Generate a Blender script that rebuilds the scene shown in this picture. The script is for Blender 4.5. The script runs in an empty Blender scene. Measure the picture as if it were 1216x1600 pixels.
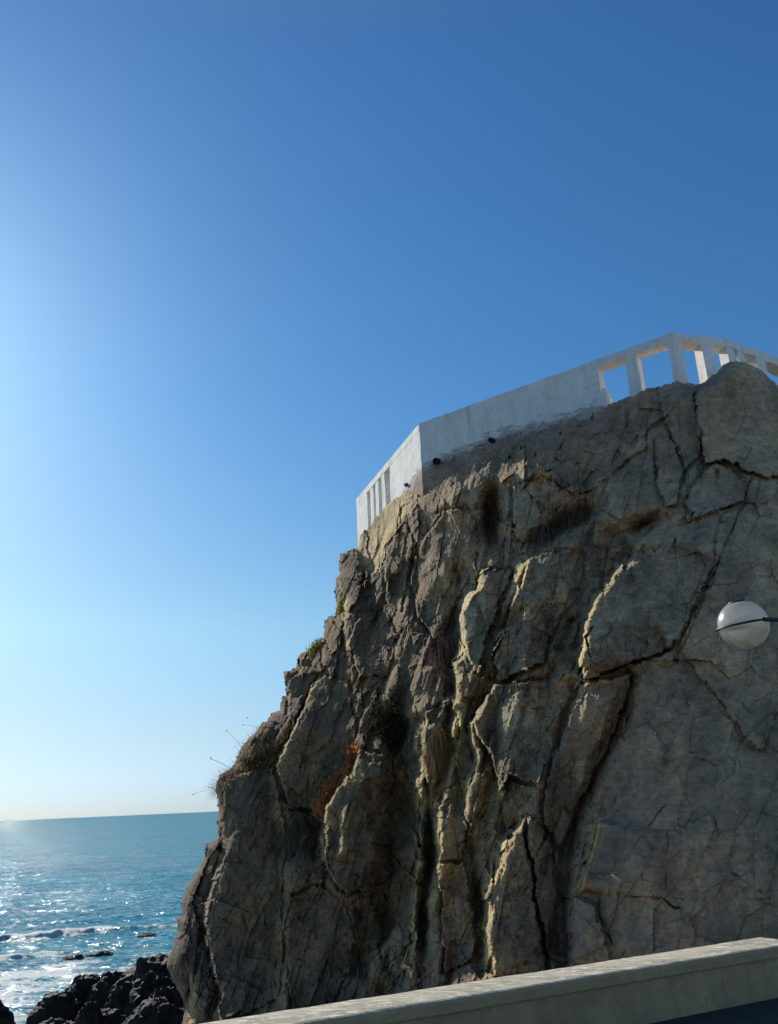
import bpy, bmesh, math, random
import numpy as np
from mathutils import Vector, Matrix

# ------------------------------------------------------------------ camera, sky, sun
EYE = 8.0
F_PX, PITCH, ROLL = 1300.0, math.radians(19.3), math.radians(2.54)
_f = np.array([0, math.cos(PITCH), math.sin(PITCH)])
_r0 = np.array([1.0, 0, 0]); _u0 = np.array([0, -math.sin(PITCH), math.cos(PITCH)])
_r = math.cos(ROLL)*_r0 - math.sin(ROLL)*_u0
_u = math.sin(ROLL)*_r0 + math.cos(ROLL)*_u0

scn = bpy.context.scene
col = scn.collection
cam_d = bpy.data.cameras.new('camera'); cam = bpy.data.objects.new('camera', cam_d); col.objects.link(cam)
cam_d.sensor_fit = 'VERTICAL'; cam_d.sensor_height = 36.0; cam_d.sensor_width = 27.36
cam_d.lens = 36.0*F_PX/1600.0
cam_d.clip_start = 0.05; cam_d.clip_end = 60000
M = Matrix(((_r[0], _u[0], -_f[0], 0), (_r[1], _u[1], -_f[1], 0), (_r[2], _u[2], -_f[2], EYE), (0, 0, 0, 1)))
cam.matrix_world = M
scn.camera = cam

SUN_AZ, SUN_EL = -37.0, 28.5          # degrees; azimuth left of the view direction
_sa, _se = math.radians(SUN_AZ), math.radians(SUN_EL)
sund = Vector((math.sin(_sa)*math.cos(_se), math.cos(_sa)*math.cos(_se), math.sin(_se)))
w = bpy.data.worlds.new('World'); scn.world = w; w.use_nodes = True
nt = w.node_tree; nt.nodes.clear()
sky = nt.nodes.new('ShaderNodeTexSky'); sky.sky_type = 'NISHITA'; sky.sun_disc = False
sky.sun_elevation = _se; sky.sun_rotation = _sa
sky.altitude = 0; sky.air_density = 1.0; sky.dust_density = 0.36; sky.ozone_density = 3.0
hs = nt.nodes.new('ShaderNodeHueSaturation'); hs.inputs['Saturation'].default_value = 1.14
bg = nt.nodes.new('ShaderNodeBackground'); bg.inputs['Strength'].default_value = 0.097
wo = nt.nodes.new('ShaderNodeOutputWorld')
nt.links.new(sky.outputs[0], hs.inputs['Color']); 
tcw = nt.nodes.new('ShaderNodeTexCoord'); spw = nt.nodes.new('ShaderNodeSeparateXYZ'); nt.links.new(tcw.outputs['Generated'], spw.inputs[0])
rpw = nt.nodes.new('ShaderNodeValToRGB'); el = rpw.color_ramp.elements
for _ in range(4): el.new(.5)
for e, (p_, c_) in zip(el, [(0.0, (.42, .655, 1.28)), (.08, (.65, .74, .88)), (.2, (.86, 1.03, .98)), (.45, (.65, 1.00, 1.15)), (.75, (.60, .98, 1.20)), (.9, (1.25, 1.08, .82))]): e.position = p_; e.color = c_+(1,)
mxw = nt.nodes.new('ShaderNodeMix'); mxw.data_type = 'RGBA'; mxw.blend_type = 'MULTIPLY'; mxw.inputs[0].default_value = 1
nt.links.new(spw.outputs[2], rpw.inputs[0]); nt.links.new(hs.outputs[0], mxw.inputs[6]); nt.links.new(rpw.outputs[0], mxw.inputs[7])
nt.links.new(mxw.outputs[2], bg.inputs['Color']); nt.links.new(bg.outputs[0], wo.inputs[0])
sl = bpy.data.lights.new('sun', 'SUN'); sl.energy = 4.6; sl.angle = math.radians(0.5); sl.color = (1.0, 0.94, 0.82)
so = bpy.data.objects.new('sun', sl); col.objects.link(so)
so.rotation_euler = (-sund).to_track_quat('-Z', 'Y').to_euler()
scn.view_settings.view_transform = 'Standard'; scn.view_settings.look = 'None'
scn.view_settings.exposure = 0.1; scn.view_settings.gamma = 1.0
scn.cycles.max_bounces = 6; scn.cycles.diffuse_bounces = 3; scn.cycles.glossy_bounces = 3
scn.cycles.sample_clamp_indirect = 4.0

# ------------------------------------------------------------------ helpers
def rays(x, y):
    """unit-forward rays (y component = 1) through photo pixels"""
    x = np.asarray(x, float); y = np.asarray(y, float)
    d = _f + _r*((x-608)/F_PX)[..., None] + _u*((800-y)/F_PX)[..., None]
    return d/d[..., 1:2]
def at(x, y, Y):
    d = rays(x, y); return Vector((d[0]*Y, Y, EYE + d[2]*Y))
def on_z(x, y, z):
    d = rays(x, y); t = (z-EYE)/d[2]; return Vector((d[0]*t, t, z))

rng = np.random.RandomState(7)
_G = rng.normal(size=(4096, 3)); _G /= np.linalg.norm(_G, axis=1)[:, None]
_R = rng.rand(65536, 4)
def _h(ix, iy, iz=0):
    return ((ix*73856093) ^ (iy*19349663) ^ (iz*83492791))
def perlin(x, y, z):
    x = np.asarray(x, float); y = np.asarray(y, float)+0*x; z = np.asarray(z, float)+0*x
    ix, iy, iz = [np.floor(a).astype(np.int64) for a in (x, y, z)]
    fx, fy, fz = x-ix, y-iy, z-iz
    s = lambda t: t*t*t*(t*(t*6-15)+10)
    ux, uy, uz = s(fx), s(fy), s(fz); out = 0
    for dx in (0, 1):
        for dy in (0, 1):
            for dz in (0, 1):
                g = _G[_h(ix+dx, iy+dy, iz+dz) & 4095]
                v = g[..., 0]*(fx-dx)+g[..., 1]*(fy-dy)+g[..., 2]*(fz-dz)
                out = out + v*(ux if dx else 1-ux)*(uy if dy else 1-uy)*(uz if dz else 1-uz)
    return out*1.5
def fbm(x, y, z, n=4, ridged=False):
    o = 0; a = 1.0; t = 0
    for i in range(n):
        v = perlin(x*2**i+i*17.3, y*2**i+i*5.1, z*2**i)
        if ridged: v = 0.5-np.abs(v)
        o = o+a*v; t += a; a *= 0.5
    return o/t
def facets(x, y, seed, tilt=1.0, k=0.9, jit=0.85):
    """faceted blocks: the max over neighbouring cells of tilted planes; also returns the cell value"""
    ix = np.floor(x).astype(np.int64); iy = np.floor(y).astype(np.int64)
    best = np.full(x.shape, -1e9); val = np.zeros(x.shape); sec = np.full(x.shape, -1e9)
    for dx in (-1, 0, 1):
        for dy in (-1, 0, 1):
            h = _R[_h(ix+dx, iy+dy, seed) & 65535]
            cx = ix+dx+0.5+jit*(h[..., 0]-.5); cy = iy+dy+0.5+jit*(h[..., 1]-.5)
            ang = h[..., 2]*6.2832; px, py = x-cx, y-cy
            v = tilt*0.5*(np.cos(ang)*px+np.sin(ang)*py)+(h[..., 3]-.5)*0.5-k*(px*px+py*py)
            up = v > best
            sec = np.where(up, best, np.maximum(sec, v))
            val = np.where(up, h[..., 3], val); best = np.where(up, v, best)
    return best, val, best-sec
def inside(poly, x, y):
    r = np.zeros(x.shape, bool); n = len(poly)
    for i in range(n):
        x0, y0 = poly[i]; x1, y1 = poly[(i+1) % n]
        if y0 == y1: continue
        c = ((y0 > y) != (y1 > y)) & (x < (x1-x0)*(y-y0)/(y1-y0)+x0)
        r ^= c
    return r
def polydist(pts, x, y, closed=False):
    """distance, side (+ right when walking down), arc position, overshoot past the ends"""
    n = len(pts); best = np.full(x.shape, 1e9); side = np.ones(x.shape); arc = np.zeros(x.shape); over = np.zeros(x.shape)
    L = 0.0; segs = n if closed else n-1
    for i in range(segs):
        x0, y0 = pts[i]; x1, y1 = pts[(i+1) % n]
        ex, ey = x1-x0, y1-y0; l = math.hypot(ex, ey)+1e-9
        t = ((x-x0)*ex+(y-y0)*ey)/(l*l); tc = np.clip(t, 0, 1)
        dx, dy = x-(x0+tc*ex), y-(y0+tc*ey); d = np.hypot(dx, dy)
        c = -(ex*(y-y0)-ey*(x-x0))
        ov = np.zeros(x.shape)
        if not closed and i == 0: ov = np.maximum(ov, -t*l)
        if not closed and i == segs-1: ov = np.maximum(ov, (t-1)*l)
        m = d < best
        best = np.where(m, d, best); side = np.where(m, np.sign(c+1e-12), side)
        arc = np.where(m, L+tc*l, arc); over = np.where(m, ov, over); L += l
    return best, side, arc, over, L
def sstep(a, b, x):
    t = np.clip((x-a)/(b-a), 0, 1); return t*t*(3-2*t)

def tag(o, label=None, cat=None, group=None, kind=None):
    if label: o['label'] = label
    if cat: o['category'] = cat
    if group: o['group'] = group
    if kind: o['kind'] = kind
    return o
def link(name, me, mat=None, parent=None):
    o = bpy.data.objects.new(name, me); col.objects.link(o)
    if mat: me.materials.append(mat)
    if parent: o.parent = parent
    return o
def empty(name, loc=(0, 0, 0)):
    o = bpy.data.objects.new(name, None); o.location = loc; o.empty_display_size = .2; col.objects.link(o); return o
def mesh_np(name, V, Q, smooth=False):
    me = bpy.data.meshes.new(name); k = Q.shape[1]
    me.vertices.add(len(V)); me.vertices.foreach_set('co', V.astype(np.float32).ravel())
    me.loops.add(Q.size); me.loops.foreach_set('vertex_index', Q.astype(np.int32).ravel())
    me.polygons.add(len(Q)); me.polygons.foreach_set('loop_start', np.arange(0, Q.size, k, dtype=np.int32))
    me.polygons.foreach_set('loop_total', np.full(len(Q), k, np.int32))
    me.polygons.foreach_set('use_smooth', np.full(len(Q), smooth))
    me.update(calc_edges=True); me.validate()
    return me
def set_col(me, name, C):
    a = me.attributes.new(name, 'FLOAT_COLOR', 'POINT')
    C4 = np.ones((len(C), 4), np.float32); C4[:, :C.shape[1]] = C
    a.data.foreach_set('color', C4.ravel())

class NB:
    """tiny node builder"""
    def __init__(s, name):
        s.m = bpy.data.materials.new(name); s.m.use_nodes = True; s.t = s.m.node_tree; s.t.nodes.clear()
        s.out = s.n('ShaderNodeOutputMaterial')
    def n(s, typ, **kw):
        nd = s.t.nodes.new(typ)
        for k, v in kw.items():
            if k.startswith('i_'):
                nd.inputs[k[2:].replace('_', ' ')].default_value = v
            else: setattr(nd, k, v)
        return nd
    def l(s, a, b): s.t.links.new(a, b)
    def noise(s, vec, scale, detail=4, rough=.55, dist=0):
        nd = s.n('ShaderNodeTexNoise'); nd.inputs['Scale'].default_value = scale; nd.inputs['Detail'].default_value = detail
        nd.inputs['Roughness'].default_value = rough; nd.inputs['Distortion'].default_value = dist
        if vec: s.l(vec, nd.inputs['Vector'])
        return nd.outputs['Fac']
    def ramp(s, fac, stops, interp='LINEAR'):
        r = s.n('ShaderNodeValToRGB'); r.color_ramp.interpolation = interp
        el = r.color_ramp.elements
        while len(el) < len(stops): el.new(0.5)
        for e, (p, c) in zip(el, stops):
            e.position = p; e.color = (c if hasattr(c, '__len__') else (c, c, c))+((1,) if (not hasattr(c, '__len__') or len(c) == 3) else ())
        s.l(fac, r.inputs[0]); return r.outputs[0]
    def mix(s, fac, a, b, blend='MIX'):
        m = s.n('ShaderNodeMix'); m.data_type = 'RGBA'; m.blend_type = blend
        for sock, v in ((m.inputs[0], fac), (m.inputs[6], a), (m.inputs[7], b)):
            if isinstance(v, (int, float)): sock.default_value = v if sock == m.inputs[0] else (v, v, v, 1)
            elif isinstance(v, tuple): sock.default_value = v+(1,) if len(v) == 3 else v
            else: s.l(v, sock)
        return m.outputs[2]
    def math(s, op, a, b=0.0, c=None):
        m = s.n('ShaderNodeMath', operation=op)
        for i, v in enumerate((a, b) if c is None else (a, b, c)):
            if isinstance(v, (int, float)): m.inputs[i].default_value = v
            else: s.l(v, m.inputs[i])
        return m.outputs[0]
    def bump(s, h, strength=.5, dist=.02, normal=None):
        b = s.n('ShaderNodeBump'); b.inputs['Strength'].default_value = strength; b.inputs['Distance'].default_value = dist
        s.l(h, b.inputs['Height'])
        if normal: s.l(normal, b.inputs['Normal'])
        return b.outputs[0]
    def principled(s, color, rough=.9, normal=None, spec=.3, metal=0):
        p = s.n('ShaderNodeBsdfPrincipled')
        for k, v in (('Base Color', color), ('Roughness', rough), ('Specular IOR Level', spec), ('Metallic', metal)):
            if isinstance(v, (int, float)) : p.inputs[k].default_value = v if k != 'Base Color' else (v, v, v, 1)
            elif isinstance(v, tuple): p.inputs[k].default_value = v+(1,)
            else: s.l(v, p.inputs[k])
        if normal: s.l(normal, p.inputs['Normal'])
        s.l(p.outputs[0], s.out.inputs['Surface']); s.p = p
        return p
    def pos(s, scale=None):
        tc = s.n('ShaderNodeTexCoord'); o = tc.outputs['Object']
        if scale:
            mp = s.n('ShaderNodeMapping'); mp.inputs['Scale'].default_value = scale; s.l(o, mp.inputs['Vector']); o = mp.outputs[0]
        return o

# ------------------------------------------------------------------ materials
def mat_rock():
    b = NB('cliff_rock'); P = b.pos()
    at_ = b.n('ShaderNodeAttribute', attribute_name='tint').outputs['Color']
    n1 = b.noise(P, .9, 5, .6, .6); n2 = b.noise(P, 7, 6, .65, .3); n3 = b.noise(P, 38, 5, .7)
    st = b.noise(b.pos((1, 1, 5)), 3.2, 5, .6, .8)
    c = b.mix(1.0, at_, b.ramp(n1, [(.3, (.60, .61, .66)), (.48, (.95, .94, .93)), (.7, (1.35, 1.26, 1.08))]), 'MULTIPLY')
    c = b.mix(1.0, c, b.ramp(n2, [(.28, (.62, .62, .64)), (.5, 1.0), (.72, (1.32, 1.3, 1.22))]), 'MULTIPLY')
    c = b.mix(1.0, c, b.ramp(n3, [(.3, .78), (.7, 1.24)]), 'MULTIPLY')
    c = b.mix(.5, c, b.mix(1.0, c, b.ramp(st, [(.35, .7), (.65, 1.25)]), 'MULTIPLY'))
    # lichen patches
    li = b.ramp(b.noise(P, 2.1, 5, .7, .5), [(.56, 0.0), (.7, .5)])
    c = b.mix(li, c, b.mix(1.0, c, (1.18, 1.12, .80), 'MULTIPLY'))
    wv = b.n('ShaderNodeTexNoise'); wv.inputs['Scale'].default_value = 2.5; wv.inputs['Detail'].default_value = 5; b.l(P, wv.inputs['Vector'])
    va = b.n('ShaderNodeVectorMath', operation='MULTIPLY_ADD'); b.l(wv.outputs['Color'], va.inputs[0]); va.inputs[1].default_value = (.10, .10, .10); b.l(b.pos((1, 1, .55)), va.inputs[2])
    def edge(sc, wd):
        v = b.n('ShaderNodeTexVoronoi'); v.feature = 'DISTANCE_TO_EDGE'; v.inputs['Scale'].default_value = sc; b.l(va.outputs[0], v.inputs['Vector'])
        return b.ramp(v.outputs['Distance'], [(0, 0.0), (wd, 1.0)])
    g1 = b.ramp(b.noise(P, 1.4, 3), [(.52, 1.0), (.64, 0.0)]); g2 = b.ramp(b.noise(P, 3.0, 3), [(.50, 1.0), (.62, 0.0)])
    rt = b.n('ShaderNodeAttribute', attribute_name='calm').outputs['Fac']
    k1 = b.math('MAXIMUM', edge(1.7, .014), b.math('ADD', g1, b.math('MULTIPLY', rt, 1.3))); k2 = b.math('MAXIMUM', edge(6, .035), b.math('ADD', g2, b.math('MULTIPLY', rt, 1.1)))
    kk = b.math('MULTIPLY', k1, k2)
    c = b.mix(1.0, c, b.ramp(kk, [(0, .45), (1, 1.0)]), 'MULTIPLY')
    vf = b.n('ShaderNodeTexVoronoi'); vf.inputs['Scale'].default_value = 9; b.l(va.outputs[0], vf.inputs['Vector'])
    nrm = b.bump(n2, .4, .035); nrm = b.bump(kk, .6, .03, nrm); nrm = b.bump(vf.outputs['Distance'], .4, .04, nrm); nrm = b.bump(n3, .8, .025, nrm)
    fine = b.noise(P, 120, 3, .7); nrm = b.bump(fine, .4, .004, nrm)
    b.principled(c, .92, nrm, .25); return b.m
def mat_simple(name, color, rough=.8, spec=.3, metal=0, var=.25, scale=12, bump=.3, bd=.01):
    b = NB(name); P = b.pos(); n = b.noise(P, scale, 5, .6)
    lo = tuple(x*(1-var) for x in color); hi = tuple(min(1, x*(1+var)) for x in color)
    c = b.ramp(n, [(.3, lo), (.7, hi)])
    b.principled(c, rough, b.bump(b.noise(P, scale*4, 4), bump, bd), spec, metal); return b.m
MR = mat_rock()

def mat_wall():
    """white painted masonry, the paint worn off towards a ragged lower edge (plaster and render below)"""
    b = NB('painted_masonry'); P = b.pos()
    at_ = b.n('ShaderNodeAttribute', attribute_name='bare').outputs['Fac']
    n = b.noise(P, 2.2, 6, .65, .4); n2 = b.noise(P, 14, 5, .6); n3 = b.noise(P, 60, 4, .6)
    sep = b.n('ShaderNodeSeparateXYZ'); b.l(P, sep.inputs[0])
    streak = b.noise(b.pos((1, 1, .12)), 5, 5, .6)
    paint = b.ramp(n, [(.3, (.78, .75, .69)), (.55, (.86, .84, .79)), (.75, (.90, .88, .83))])
    paint = b.mix(.5, paint, b.mix(1.0, paint, b.ramp(streak, [(.35, (.84, .82, .77)), (.6, 1.0)]), 'MULTIPLY'))
    paint = b.mix(b.ramp(b.noise(b.pos((1.6, 1.6, .22)), 3.0, 6, .7), [(.56, 0.0), (.70, .55)]), paint, (.50, .47, .42))
    paint = b.mix(b.ramp(b.noise(P, 5.5, 6, .75), [(.63, 0.0), (.67, .7)]), paint, (.42, .39, .34))
    paint = b.mix(.6, paint, b.mix(1.0, paint, b.ramp(n2, [(.3, .82), (.6, 1.05)]), 'MULTIPLY'))
    bare = b.mix(1.0, b.ramp(n2, [(.3, (.24, .17, .125)), (.5, (.34, .245, .18)), (.72, (.46, .345, .26))]), b.ramp(n, [(.35, .7), (.65, 1.3)]), 'MULTIPLY')
    grey = b.ramp(n2, [(.3, (.38, .34, .30)), (.7, (.62, .58, .52))])
    e = b.math('ADD', at_, b.math('MULTIPLY', b.math('SUBTRACT', b.noise(b.pos((1, 1, 2.4)), 2.6, 7, .68, .3), .5), 1.1))
    e2 = b.math('ADD', e, b.math('MULTIPLY', b.math('SUBTRACT', n2, .5), .35))
    f1 = b.ramp(e2, [(.44, 0.0), (.50, 1.0)]); f2 = b.ramp(e, [(.60, 0.0), (.68, 1.0)])
    c = b.mix(f1, paint, b.mix(f2, grey, bare))
    nrm = b.bump(n, .25, .03); nrm = b.bump(b.math('MULTIPLY', f1, n2), 1.0, .05, nrm); nrm = b.bump(n3, .35, .006, nrm); nrm = b.bump(b.math('MULTIPLY', f1, -1.0), .7, .012, nrm)
    b.principled(c, .85, nrm, .25); return b.m
MW = mat_wall()

# ------------------------------------------------------------------ cliff
SIL = [(562,835),(558,853),(549,857),(532,865),(528,879),(532,893),(525,904),(523,927),(525,945),(524,960),(515,962),(507,970),(505,1000),
 (491,1007),(478,1017),(469,1020),(463,1029),(461,1044),(442,1049),(444,1069),(447,1087),(438,1089),(438,1107),(425,1114),(417,1125),
 (407,1133),(395,1147),(379,1161),(371,1179),(367,1195),(346,1208),(337,1221),(336,1237),(340,1258),(341,1270),(339,1292),(341,1307),
 (320,1321),(318,1343),(302,1369),(289,1390),(283,1411),(284,1429),(275,1435),(278,1455),(270,1476),(262,1494),(259,1508),(267,1529),
 (281,1553),(289,1577),(284,1600),(272,1650),(258,1700),(250,1760)]
TOP = [(1460,705),(1400,660),(1330,640),(1260,632),(1216,601),(1196,583),(1178,571),(1165,565),(1150,563),(1136,566),(1128,572),(1118,582),(1106,590),(1096,599),(1085,600),
 (1066,595),(1052,597),(1030,602),(1010,607),(994,615),(978,621),(948,632),(932,646),(918,658),(905,660),(885,668),(862,684),(848,683),(835,692),(815,693),(800,698),(790,716),(778,722),(764,716),(750,722),(722,738),(705,741),(690,753),(672,762),(657,776),
 (652,772),(640,766),(628,772),(612,783),(604,786),(597,800),(588,806),(578,822)]
OUT = SIL+[(1460,1760)]+TOP
ST = 1.5
uu = np.arange(225, 1455, ST); vv = np.arange(540, 1745, ST)
U, V_ = np.meshgrid(uu, vv)
# slightly rough outline
wob = 2.2*perlin(U/9., V_/9., 3.3)+1.5*perlin(U/4., V_/4., 9.1)
wobx = 2.2*perlin(U/9., V_/9., 13.3)+1.5*perlin(U/4., V_/4., 19.1)
wk = 1+2.2*sstep(640, 670, U)*sstep(960, 930, U)*sstep(840, 800, V_)
mask = inside(OUT, U+wobx*wk, V_+wob*wk)
# base distance (metres forward of the eye) from sparse control points, thin plate spline
CP = [(1440,700,14.4),(1300,640,15.2),(1216,610,15.3),(1150,575,14.6),(1090,610,14.9),(1040,610,15.0),(935,645,15.9),(800,700,16.9),(720,725,17.8),(660,760,18.85),
 (610,800,21.2),(575,860,23.0),(560,900,22.0),(535,950,22.0),(1400,900,12.8),(1216,800,13.6),(1050,800,14.3),(930,800,15.3),(800,830,17.0),(700,850,18.3),(640,880,19.8),
 (1400,1100,12.2),(1216,1050,12.8),(1050,1050,13.3),(900,1050,14.4),(780,1050,16.3),(700,1050,17.2),(620,1080,18.3),(540,1080,20.2),(465,1080,21.6),(1216,1300,12.0),(1050,1300,12.6),
 (900,1300,13.8),(800,1300,14.9),(700,1300,16.2),(620,1280,17.7),(520,1280,19.0),(420,1250,20.3),(350,1260,21.2),(1216,1500,11.6),(900,1520,13.4),(760,1500,14.8),(650,1520,16.4),
 (560,1520,17.8),(450,1500,19.2),(350,1480,20.5),(280,1480,21.3),(1400,1740,11.0),(1000,1740,12.4),(600,1740,16.0),(420,1740,18.2),(260,1740,20.6)]
cp = np.array(CP, float)
def tps(q, p, val, lam=.02):
    s = 400.; q = q/s; p = p/s
    r2 = ((p[:, None]-p[None])**2).sum(-1); K = np.where(r2 > 0, r2*np.log(r2+1e-12), 0)+lam*np.eye(len(p))
    Pm = np.c_[np.ones(len(p)), p]; A = np.block([[K, Pm], [Pm.T, np.zeros((3, 3))]])
    sol = np.linalg.solve(A, np.r_[val, 0, 0, 0])
    r2 = ((q[:, None]-p[None])**2).sum(-1); Kq = np.where(r2 > 0, r2*np.log(r2+1e-12), 0)
    return Kq@sol[:-3]+np.c_[np.ones(len(q)), q]@sol[-3:]
cu = np.linspace(uu[0], uu[-1], 60); cv = np.linspace(vv[0], vv[-1], 60)
CU, CV = np.meshgrid(cu, cv)
CB = tps(np.c_[CU.ravel(), CV.ravel()], cp[:, :2], cp[:, 2]).reshape(60, 60)
fu = (U-cu[0])/(cu[1]-cu[0]); fv = (V_-cv[0])/(cv[1]-cv[0])
iu = np.clip(fu.astype(int), 0, 58); iv = np.clip(fv.astype(int), 0, 58); fu -= iu; fv -= iv
BASE = CB[iv, iu]*(1-fu)*(1-fv)+CB[iv, iu+1]*fu*(1-fv)+CB[iv+1, iu]*(1-fu)*fv+CB[iv+1, iu+1]*fu*fv
RY = rays(U, V_)
X0 = RY[..., 0]*BASE; Z0 = RY[..., 2]*BASE; S0 = X0*0.8-BASE*0.6     # along the face, height

# warped photo coordinates so that drawn edges wander like broken rock
def voro(px, py, sx, sy, shear, seed, jit=.9):
    """nearest jittered site in photo space: returns site position, a random value and the border closeness"""
    X = (px+shear*py)/sx; Y = py/sy
    ix = np.floor(X).astype(np.int64); iy = np.floor(Y).astype(np.int64)
    b1 = np.full(X.shape, 1e9); b2 = np.full(X.shape, 1e9); CX = np.zeros(X.shape); CY = np.zeros(X.shape); R1 = np.zeros(X.shape); R2 = np.zeros(X.shape); R3 = np.zeros(X.shape)
    for dx in (-1, 0, 1):
        for dy in (-1, 0, 1):
            h = _R[_h(ix+dx, iy+dy, seed) & 65535]
            cx = ix+dx+.5+jit*(h[..., 0]-.5); cy = iy+dy+.5+jit*(h[..., 1]-.5)
            d = (X-cx)**2+(Y-cy)**2; up = d < b1
            b2 = np.where(up, b1, np.minimum(b2, d)); b1 = np.where(up, d, b1)
            CX = np.where(up, cx, CX); CY = np.where(up, cy, CY)
            R1 = np.where(up, h[..., 2], R1); R2 = np.where(up, h[..., 3], R2)
    CY = CY*sy; CX = CX*sx-shear*CY
    return CX, CY, R1, R2, np.sqrt(b2)-np.sqrt(b1)
JU = U+1.6*perlin(U/7., V_/7., 1.1); JV = V_+1.6*perlin(U/7., V_/7., 2.2)
_, _, ra, rb, _ = voro(JU, JV, 38, 58, .22, 31); _, _, rc, rd, _ = voro(JU, JV, 15, 22, .22, 32); _, _, re_, rf_, _ = voro(JU, JV, 7, 9, .1, 33)
UW = U+6*(ra-.5)+4*(rc-.5)+2.5*(re_-.5); VW = V_+6*(rb-.5)+4*(rd-.5)+2.5*(rf_-.5)
D = np.zeros(U.shape)               # metres added to the distance (negative = towards the viewer)

def win(pts, pad):
    a = np.array(pts); x0, y0 = a.min(0)-pad; x1, y1 = a.max(0)+pad
    i0 = max(0, int((y0-vv[0])/ST)); i1 = min(len(vv), int((y1-vv[0])/ST)+2)
    j0 = max(0, int((x0-uu[0])/ST)); j1 = min(len(uu), int((x1-uu[0])/ST)+2)
    return slice(i0, i1), slice(j0, j1)
LIT_LICH = np.zeros(U.shape)
def ridge(pts, w_=10, A=.35, LR=70, B=.45, LL=45, end=22, k=1.0, lit_lich=.8):
    s_ = win(pts, 4.2*max(LR, LL)+30); x, y = UW[s_], VW[s_]
    d, sd, arc, ov, L = polydist(pts, x, y); s = d*sd
    tp = sstep(-4, end, arc)*sstep(-4, end, L-arc)*np.exp(-ov/12.)
    t = sstep(-w_/2, w_/2, s); A = A*.6
    near = -A*np.clip(1-np.maximum(s-w_/2, 0)/(LR*2.3), 0, 1); far = B*np.clip(1-np.maximum(-s-w_/2, 0)/(LL*1.9), 0, 1)
    if lit_lich: LIT_LICH[s_] = np.maximum(LIT_LICH[s_], lit_lich*tp*np.exp(-(np.maximum(np.abs(s-2)-w_*.5, 0)/np.where(s > 0, 7., 2.))**2))
    D[s_] += k*tp*(far*(1-t)+near*t)
def crack(pts, depth=.25, w_=3.2, soft=0):
    s_ = win(pts, 40+3*w_); x, y = UW[s_], VW[s_]
    x = .5*x+.5*U[s_]+1.5*perlin(x/5., y/5., 5.9); y = .5*y+.5*V_[s_]
    d, sd, arc, ov, L = polydist(pts, x, y)
    w_ = w_*.5; wv = w_*(.45+1.3*np.clip(perlin(x/9., y/9., 6.6)+.4, 0, 1)); depth = depth*.34*(.1+1.3*np.clip(perlin(x/26., y/26., 3.6)+.3, 0, 1))
    tp = sstep(-2, 14, arc)*sstep(-2, 14, L-arc)
    D[s_] += depth*tp*np.exp(-(d/np.maximum(wv, .8))**2)
    if soft: D[s_] += soft*tp*np.exp(-(d/(w_*4))**2)
def hollow(cx, cy, rx, ry, depth, rot=0, pw=2.0):
    s_ = win([(cx-max(rx, ry)*2, cy-max(rx, ry)*2), (cx+max(rx, ry)*2, cy+max(rx, ry)*2)], 5); x, y = UW[s_]-cx, VW[s_]-cy
    c, s = math.cos(math.radians(rot)), math.sin(math.radians(rot))
    a = (x*c+y*s)/rx; b = (-x*s+y*c)/ry
    D[s_] += depth*np.exp(-((a*a+b*b)**(pw/2)))
def block(poly, off=-.35, bev=10, gx=0, gy=0):
    """raised block: bevelled rim, top tilted by gx, gy metres per 100 px"""
    s_ = win(poly, 30); x, y = UW[s_], VW[s_]
    d, *_ = polydist(poly, x, y, True); ins = inside(poly, x, y)
    cx, cy = np.array(poly).mean(0)
    BM[s_] = np.where(ins, 1.0, BM[s_]); D[s_] += np.where(ins, sstep(0, bev, d)*np.minimum(off+gx*(x-cx)/100+gy*(y-cy)/100, 0), 0)

# ---- general broken texture: large, medium, small facets, strata leaning slightly
th = math.radians(-15)
A_ = S0*math.cos(th)+Z0*math.sin(th); B_ = -S0*math.sin(th)+Z0*math.cos(th)
wx = .12*perlin(A_*.7, B_*.7, 20.5)+.02*perlin(A_*3.1, B_*3.1, 21.5)+.022*perlin(A_*11, B_*11, 22.5); wy = .12*perlin(A_*.7, B_*.7, 30.5)+.02*perlin(A_*3.1, B_*3.1, 31.5)+.022*perlin(A_*11, B_*11, 32.5)
AA, BB = A_+wx, B_+wy
right = sstep(820, 980, U+(V_-1100)*.12)                  # smooth massive slabs on the right
plast = [(655,735),(657,785),(690,772),(720,762),(745,747),(772,730),(800,724),(840,731),(870,740),(892,760),(918,766),(949,746),(982,718),(1003,702),(1008,672),(1044,643),(1060,600),(930,600),(700,680)]
pl_in = inside(plast, UW, VW); dpl = polydist(plast, UW, VW, True)[0]
brown = np.where(pl_in, sstep(0, 8, dpl), 0.)
rub = inside([(550,845),(575,895),(592,890),(600,852),(640,806),(657,782),(657,735),(600,770)], UW, VW).astype(float)
f1, v1, e1 = facets(AA*.55+3, BB*.28, 11, 1.7, .4)
f2, v2, e2 = facets(AA*1.6, BB*.5+7, 12, 1.9, .3)
f3, v3, e3 = facets(AA*4.2, BB*1.6, 13, 2.0, .3)
f4, v4, e4 = facets(AA*10, BB*7.5, 14, 2.0, .3)
f6, v6, e6 = facets(AA*24, BB*17, 18, 2.0, .3)
calm = 1-.55*right; calm *= 1-.65*brown; calm *= 1-.55*rub
D += -(f1*.75)*(1-.45*right)*(1-.7*brown)*(1-.8*rub)
D += -(f2*.38)*calm*(1-.35*right)
D += -(f3*.085)*(1-.55*right)*(1+1.2*sstep(1300, 1450, V_)*sstep(480, 400, U))*(1-.3*brown)
D += -(f4*.016)*(1-.3*right)-(f6*.006)
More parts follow.
